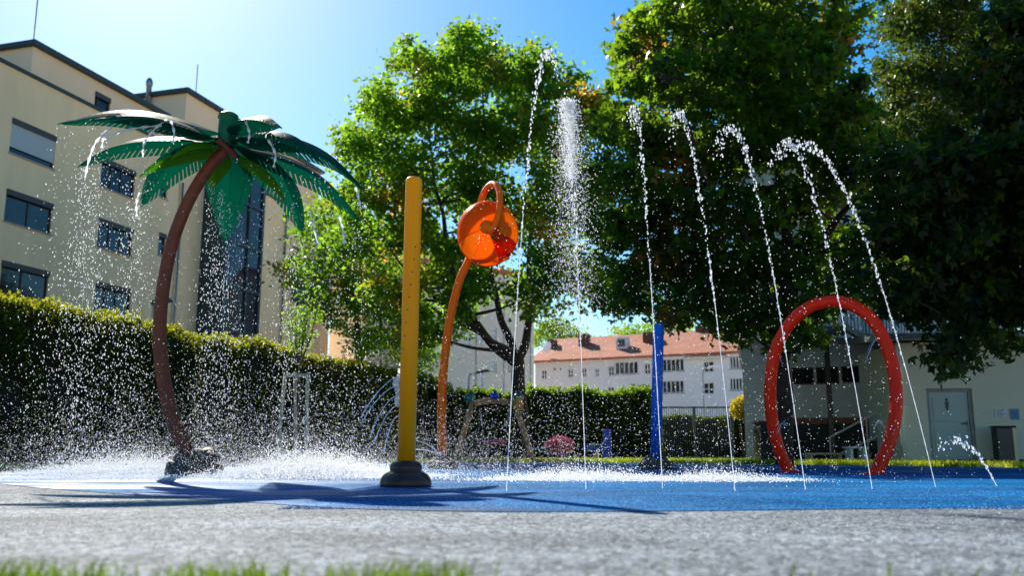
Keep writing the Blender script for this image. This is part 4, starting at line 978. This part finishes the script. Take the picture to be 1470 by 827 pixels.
MB().lathe([(.20, -.01), (.21, .0), (.16, .02)], cb + Vector((.26, -.34, .0)), 20, (.5, -1, 0)).build('outlet', M['redframe'], bk, world=True)
rim = [cb + Vector((math.cos(a) * Rb, 0, math.sin(a) * Rz)) for a in np.linspace(0, 2 * PI, 49)]
MB().tube(rim, .02, 8, cap=False).build('rim', M['orange'], bk, world=True)
# red arch
aps = [(1134, 677, 14.9), (1118, 645, 14.85), (1108, 600, 14.8), (1106, 550, 14.7), (1113, 505, 14.6), (1132, 467, 14.4), (1160, 442, 14.25), (1192, 433, 14.1), (1222, 438, 13.95), (1250, 457, 13.8), (1271, 492, 13.7), (1284, 540, 13.6), (1286, 590, 13.5), (1275, 640, 13.42), (1254, 680, 13.35)]
ap = [at(*a) for a in aps]; ap[0].z = -.03; ap[-1].z = -.03
ar = thing('water_arch', 'large glossy red tube arch with an oval opening on the blue surface', 'water feature', (ap[7].x, ap[7].y, 0))
q = smooth_path(ap, 8); MB().tube(q, .097, 24).build('tube', M['redtube'], ar, world=True)
for p_ in (ap[0], ap[-1]): MB().lathe([(.17, .005), (.17, .018), (.12, .022)], (p_.x, p_.y, 0), 28).build('foot_plate', M['redtube'], ar, world=True)

# ---------------------------------------------------------------- water
OV = np.array([(1, 0, 0), (-1, 0, 0), (0, 1, 0), (0, -1, 0), (0, 0, 1), (0, 0, -1)], float)
OF = np.array([(0, 2, 4), (2, 1, 4), (1, 3, 4), (3, 0, 4), (2, 0, 5), (1, 2, 5), (3, 1, 5), (0, 3, 5)])
import bmesh as _bm
_b = _bm.new(); _bm.ops.create_icosphere(_b, subdivisions=1, radius=1.0); _b.verts.ensure_lookup_table()
IV = np.array([tuple(v.co) for v in _b.verts]); IF = np.array([[v.index for v in f.verts] for f in _b.faces]); _b.free()
def drops(P, r, stretch=1.0, hi=False):
    T, Fc = (IV, IF) if hi else (OV, OF)
    n = len(P); s = np.stack([r * RNG.uniform(.7, 1.1, n), r * RNG.uniform(.7, 1.1, n), r * RNG.uniform(.8, 1.3, n) * stretch], 1)
    V = P[:, None, :] + T[None] * s[:, None, :]
    return V.reshape(-1, 3), (Fc[None] + (np.arange(n) * len(T))[:, None, None]).reshape(-1, 3)
def stuff_drops(name, label, P, r, m=FINE, stretch=1., hi=False):
    k = P[:, 2] > .004; P = P[k]; r = r[k] if hasattr(r, '__len__') else np.full(k.sum(), r)
    V, FF = drops(P, r, stretch, hi); o = np_mesh(name, V, FF, m, smooth=True); return tag(o, label, 'spray', kind='stuff')
def jet(label, base, peak, Y0, Y1, tend, r=.0048, bead=.0105, group='tall water jets rising from the ground', nb=150, scat=.03, name='water_jet', tube_to=.35):
    """a ballistic chain of water: a stream that breaks into beads and falls past its peak"""
    B = gnd(*base) if Y0 is None else at(base[0], base[1], Y0); P = at(peak[0], peak[1], Y1)
    if Y0 is None: Y0 = B.y
    def pos(t): return Vector((lerp(B.x, P.x, t), lerp(B.y, P.y, t), B.z + (P.z - B.z) * (1 - (1 - t) ** 2)))
    t_ = thing(name, label, 'water jet', (B.x, B.y, B.z), group=group)
    n = 120; pts = [pos(tube_to * i / n) for i in range(n + 1)]
    mb = MB(); mb.tube(pts, [r * (.75 + .35 * noise.noise(Vector((i * .45, label.__len__(), 0))) + .3 * (i / n) * math.sin(i * .9)) for i in range(n + 1)], 7)
    mb.build('stream', WATER, t_, world=True)
    ts_ = []; 
    # beads evenly spaced in time
    for i in range(nb):
        t = tube_to * .55 + (tend - tube_to * .55) * (i / nb) + random.uniform(-.3, .3) / nb
        k = random.choice((1, 1, 1, 2, 3)) if t > tube_to else 1
        for _ in range(k):
            sc = scat * (.12 + max(0, t - .25) ** 1.2)
            p = pos(t) + Vector((random.gauss(0, sc), random.gauss(0, sc), random.gauss(0, sc)))
            if t > 1 and random.random() < min(.75, (t - 1) * 1.4): continue
            ts_.append((p, bead * random.choice((.35, .6, .8, 1.0, 1.25)) * random.uniform(.8, 1.1) * (1 if t < 1 else .8)))
    Pn = np.array([tuple(p) for p, _ in ts_]); rn = np.array([r_ for _, r_ in ts_]); k = Pn[:, 2] > .01
    V, FF = drops(Pn[k], rn[k], 1.5, True); np_mesh('beads', V, FF, WATER, t_, smooth=True)['kind'] = 'stuff'
    return t_
jet('leftmost tall water jet, rising right of the orange bucket pole', (727, 706), (789, 76), None, 8.3, 1.25, nb=170)
jet('water jet directly left of the blue pole, topped by the dense white spray plume', (841, 703), (812, 148), None, 8.3, 1.3, nb=140, scat=.05)
jet('water jet crossing in front of the blue pole', (951, 702), (910, 157), None, 8.3, 1.25)
jet('water jet just right of the blue pole in front of the metal fence', (1055, 706), (972, 165), None, 8.3, 1.25)
jet('water jet crossing the left side of the red arch', (1156, 704), (1047, 185), None, 8.3, 1.3)
jet('water jet crossing the middle of the red arch', (1252, 703), (1127, 204), None, 8.3, 1.25)
jet('water jet crossing the right side of the red arch, left of the grey door', (1343, 700), (1150, 207), None, 8.3, 1.2)
jet('small low water arc in front of the litter bin', (1431, 699), (1372, 633), None, 8.2, 1.8, nb=60, r=.005, bead=.011, scat=.035, tube_to=.2)
# side jets of the yellow pole
for i, (b, p, te, lab) in enumerate([((573, 540), (556, 545), 3.2, 'topmost thin water arc leaving the left side of the yellow pole'), ((572, 553), (556, 556), 3.3, 'second thin water arc from the top left of the yellow pole'), ((573, 568), (562, 568), 3.9, 'third thin water arc from the top left of the yellow pole'),
                        ((573, 582), (563, 582), 3.6, 'fourth thin water arc from the top left of the yellow pole'), ((572, 598), (566, 597), 3.6, 'lowest thin water arc on the left of the yellow pole'),
                        ((597, 633), (606, 634), 3.6, 'upper thin water arc on the right of the yellow pole'), ((597, 646), (608, 645), 2.6, 'lower thin water arc on the right of the yellow pole')]):
    B = at(b[0], b[1], 8.4); P = at(p[0], p[1], 8.35)
    t_ = thing('side_jet', lab, 'water jet', B, group='thin side jets of the yellow pole')
    g_ = 2.6 if i < 5 else 1.4; dx = (P.x - B.x); pts = []
    for j in range(26):
        t = te * j / 25; pts.append(B + Vector((dx * t, -.02 * t, (P.z - B.z) * t - .0095 * g_ * t * t * (1 if i < 5 else .55))))
    pts = [p_ for p_ in pts if p_.z > .01]
    MB().tube(pts, [.0028 + .001 * math.sin(j * 2.1) for j in range(len(pts))], 6).build('stream', FINE, t_, world=True)
    Pn = np.repeat(np.array([tuple(p_) for p_ in pts[len(pts) * 2 // 3:]]), 3, 0); Pn = Pn + RNG.normal(size=Pn.shape) * .008
    V, FF = drops(Pn, RNG.uniform(.002, .006, len(Pn)), 1.3, True); np_mesh('beads', V, FF, WATER, t_, smooth=True)['kind'] = 'stuff'
# thick bulge of water clinging to the pole
wb_ = MB()
for i, (x, y, r_) in enumerate(((572, 545, .035), (570, 553, .045), (572, 564, .035), (571, 577, .04), (573, 533, .022), (574, 523, .014))): wb_.rock(at(x, y, 8.42), r_, i + 60, (.8, .8, 1.2), 2, .3)
tag(wb_.build('water_bulge', WATER), 'frothy bulge of water clinging to the left side of the yellow pole', 'water')
# arch side squirts
for i, (b, e, lab) in enumerate([((1112, 508), (1124, 523), 'tiny water squirt inside the upper left of the red arch'), ((1258, 486), (1242, 522), 'long drip spray inside the upper right of the red arch'), ((1117, 622), (1130, 612), 'curly water squirt inside the lower left of the red arch'), ((1272, 620), (1256, 610), 'curly water squirt inside the lower right of the red arch')]):
    Y = 14.6 if b[0] < 1200 else 13.5; B = at(*b, Y); E = at(*e, Y - .1); t_ = thing('arch_squirt', lab, 'water jet', B, group='small squirts inside the red arch')
    pts = [B.lerp(E, j / 14) + Vector((0, 0, .10 * math.sin(PI * j / 14) * (1 if b[1] > 600 else .4))) for j in range(15)]
    MB().tube(pts, [.007 - .0003 * j for j in range(15)], 6).build('stream', WATER, t_, world=True)
    Pn = np.repeat(np.array([tuple(p_) for p_ in pts]), 2, 0) + RNG.normal(size=(30, 3)) * .02
    V, FF = drops(Pn, RNG.uniform(.004, .008, 30), 1.2, True); np_mesh('beads', V, FF, WATER, t_, smooth=True)['kind'] = 'stuff'

# palm shower
cx = hub.x; cy = hub.y; ps = []; rs = []
def column(p, n, spread, zr=(0, 1), r=(.005, .012), wind=.0, power=1.):
    zt = p.z; f_ = RNG.uniform(zr[0], zr[1], n) ** power; z = zt * (1 - f_)
    s_ = spread * (.15 + f_ ** .7)
    P = np.stack([p.x + RNG.normal(size=n) * s_ + wind * f_, p.y + RNG.normal(size=n) * s_, z], 1); ps.append(P); rs.append(RNG.uniform(r[0], r[1], n))
for tips in fr_tips:
    for j, p in enumerate(tips):
        column(p, 55 if j != 2 else 140, .14 + .05 * j, r=(.003, .008))
lt = at(148, 192, YP - .3)      # thick fall on the left side
for px_, py_, n_ in ((150, 190, 350), (135, 215, 420), (125, 240, 350), (205, 235, 300), (190, 260, 260), (212, 200, 200)): column(at(px_, py_, YP - random.uniform(-.3, .6)), n_, .20, r=(.003, .009), wind=random.uniform(-.15, .1))
for px_, py_, n_ in ((318, 270, 480), (330, 290, 350), (305, 260, 300), (345, 300, 300), (420, 290, 250)): column(at(px_, py_, YP + random.uniform(-.4, .4)), n_, .10, r=(.003, .008))
n_ = 2400; a = RNG.uniform(0, 2 * PI, n_); rad = 2.35 * np.sqrt(RNG.random(n_)); z = RNG.random(n_) ** 1.7 * 3.9
ps.append(np.stack([cx + np.cos(a) * rad * (1 + .25 * (1 - z / 4)), cy + np.sin(a) * rad, z], 1)); rs.append(RNG.uniform(.0025, .006, n_))
stuff_drops('palm_shower', 'sunlit drops raining from the palm fronds', np.concatenate(ps), np.concatenate(rs), WATER, 1.7, hi=True)
# water trickles lying on the fronds
rs_ = MB()
for px_pts in ([(150, 190), (137, 205), (128, 228), (122, 255)], [(240, 170), (222, 185), (207, 205), (205, 225)], [(245, 172), (250, 190), (248, 205)], [(352, 172), (358, 190), (356, 205)], [(385, 200), (395, 220), (393, 240)], [(445, 305), (450, 325), (456, 350)], [(487, 310), (492, 330), (494, 350)], [(510, 268), (515, 285), (518, 300)], [(200, 275), (196, 292), (196, 310)],
               [(232, 180), (200, 183), (170, 190), (150, 200)], [(160, 182), (150, 192), (146, 212)]):
    q = smooth_path([at(x, y, YP - .9) for x, y in px_pts], 6); rs_.tube(q, [.014 + .008 * math.sin(i * 1.7) for i in range(len(q))], 7)
tag(rs_.build('frond_trickles', FINE), 'white trickles of water running off the palm fronds', 'spray', kind='stuff')
# fine ground spray around the palm and across to the pole
def cloud(n, xr, yr, zs, r, gx=None):
    X = RNG.uniform(*xr, n) if gx is None else np.clip(RNG.normal(gx[0], gx[1], n), *xr)
    Y = RNG.uniform(*yr, n); Z = np.minimum(RNG.exponential(zs, n), 2.6); return np.stack([X, Y, Z], 1), RNG.uniform(r[0], r[1], n)
P1, R1 = cloud(36000, (-9.5, .8), (11.0, 15.8), .36, (.0019, .0052), (-4.3, 2.3))
P2, R2 = cloud(6000, (-8, 8), (9.5, 16), .35, (.003, .006), (-1, 3.2))
stuff_drops('ground_spray', 'fine sunlit spray bouncing above the surface from the palm to the yellow pole', np.concatenate([P1, P2]), np.concatenate([R1, R2]))
# dense white splash on the surface
def splash(n, cx, cy, sx, sy, h, r): 
    X = RNG.normal(cx, sx, n); Y = RNG.normal(cy, sy, n); e = np.exp(-((X - cx) / sx) ** 2 * .3); Z = RNG.exponential(1, n) * h * e + .004
    return np.stack([X, Y, Z], 1), RNG.uniform(r[0], r[1], n)
L1 = [splash(40000, -2.6, 12.0, .62, .6, .08, (.005, .010)), splash(20000, -5.7, 14.0, .75, .6, .08, (.006, .010)), splash(6000, -5.2, 10.9, .8, .4, .02, (.004, .007))]
P_ = np.concatenate([l[0] for l in L1]); R_ = np.concatenate([l[1] for l in L1]); stuff_drops('palm_splash', 'bright white splash where the palm water hits the surface', P_, R_)
L2 = [splash(9000, .8, 10.6, .55, .35, .035, (.004, .009)), splash(7000, 2.3, 10.4, .42, .3, .03, (.004, .009))]
P_ = np.concatenate([l[0] for l in L2]); R_ = np.concatenate([l[1] for l in L2]); stuff_drops('jet_splash', 'white splash on the surface between the water jets and the blue pole', P_, R_)
# plume of fine drops around the second jet
n_ = 6500; f_ = RNG.random(n_) ** 1.5; c = at(815, 165, 8.3); zz = c.z + .15 - f_ ** 1.1 * 2.3
sx_ = .035 + .115 * f_ ** .7; P = np.stack([c.x + RNG.normal(size=n_) * sx_ + .06 * f_, 8.3 + RNG.normal(size=n_) * sx_, zz], 1)
P2 = np.stack([c.x + .02 + RNG.normal(size=2500) * .035, 8.3 + RNG.normal(size=2500) * .04, c.z + .1 - RNG.random(2500) * .75], 1)
stuff_drops('jet_plume', 'dense plume of white spray at the top of the second jet', np.concatenate([P, P2]), RNG.uniform(.002, .0055, n_ + 2500), FINE)
n_ = 2600; P = np.stack([RNG.uniform(-.4, 3.6, n_), RNG.uniform(7.9, 9.2, n_), RNG.random(n_) ** 1.2 * 3.2], 1)
stuff_drops('falling_drops', 'scattered drops falling between the tall jets', P, RNG.uniform(.002, .0055, n_), FINE)
# wind-drifted drops right over the swing
n_ = 2200; P = np.stack([RNG.uniform(-1.5, 2.8, n_), RNG.uniform(9.5, 14, n_), RNG.random(n_) ** 1.6 * 1.9], 1)
stuff_drops('drifting_drops', 'scattered drops drifting in front of the swing and clipped hedge', P, RNG.uniform(.003, .006, n_), FINE)
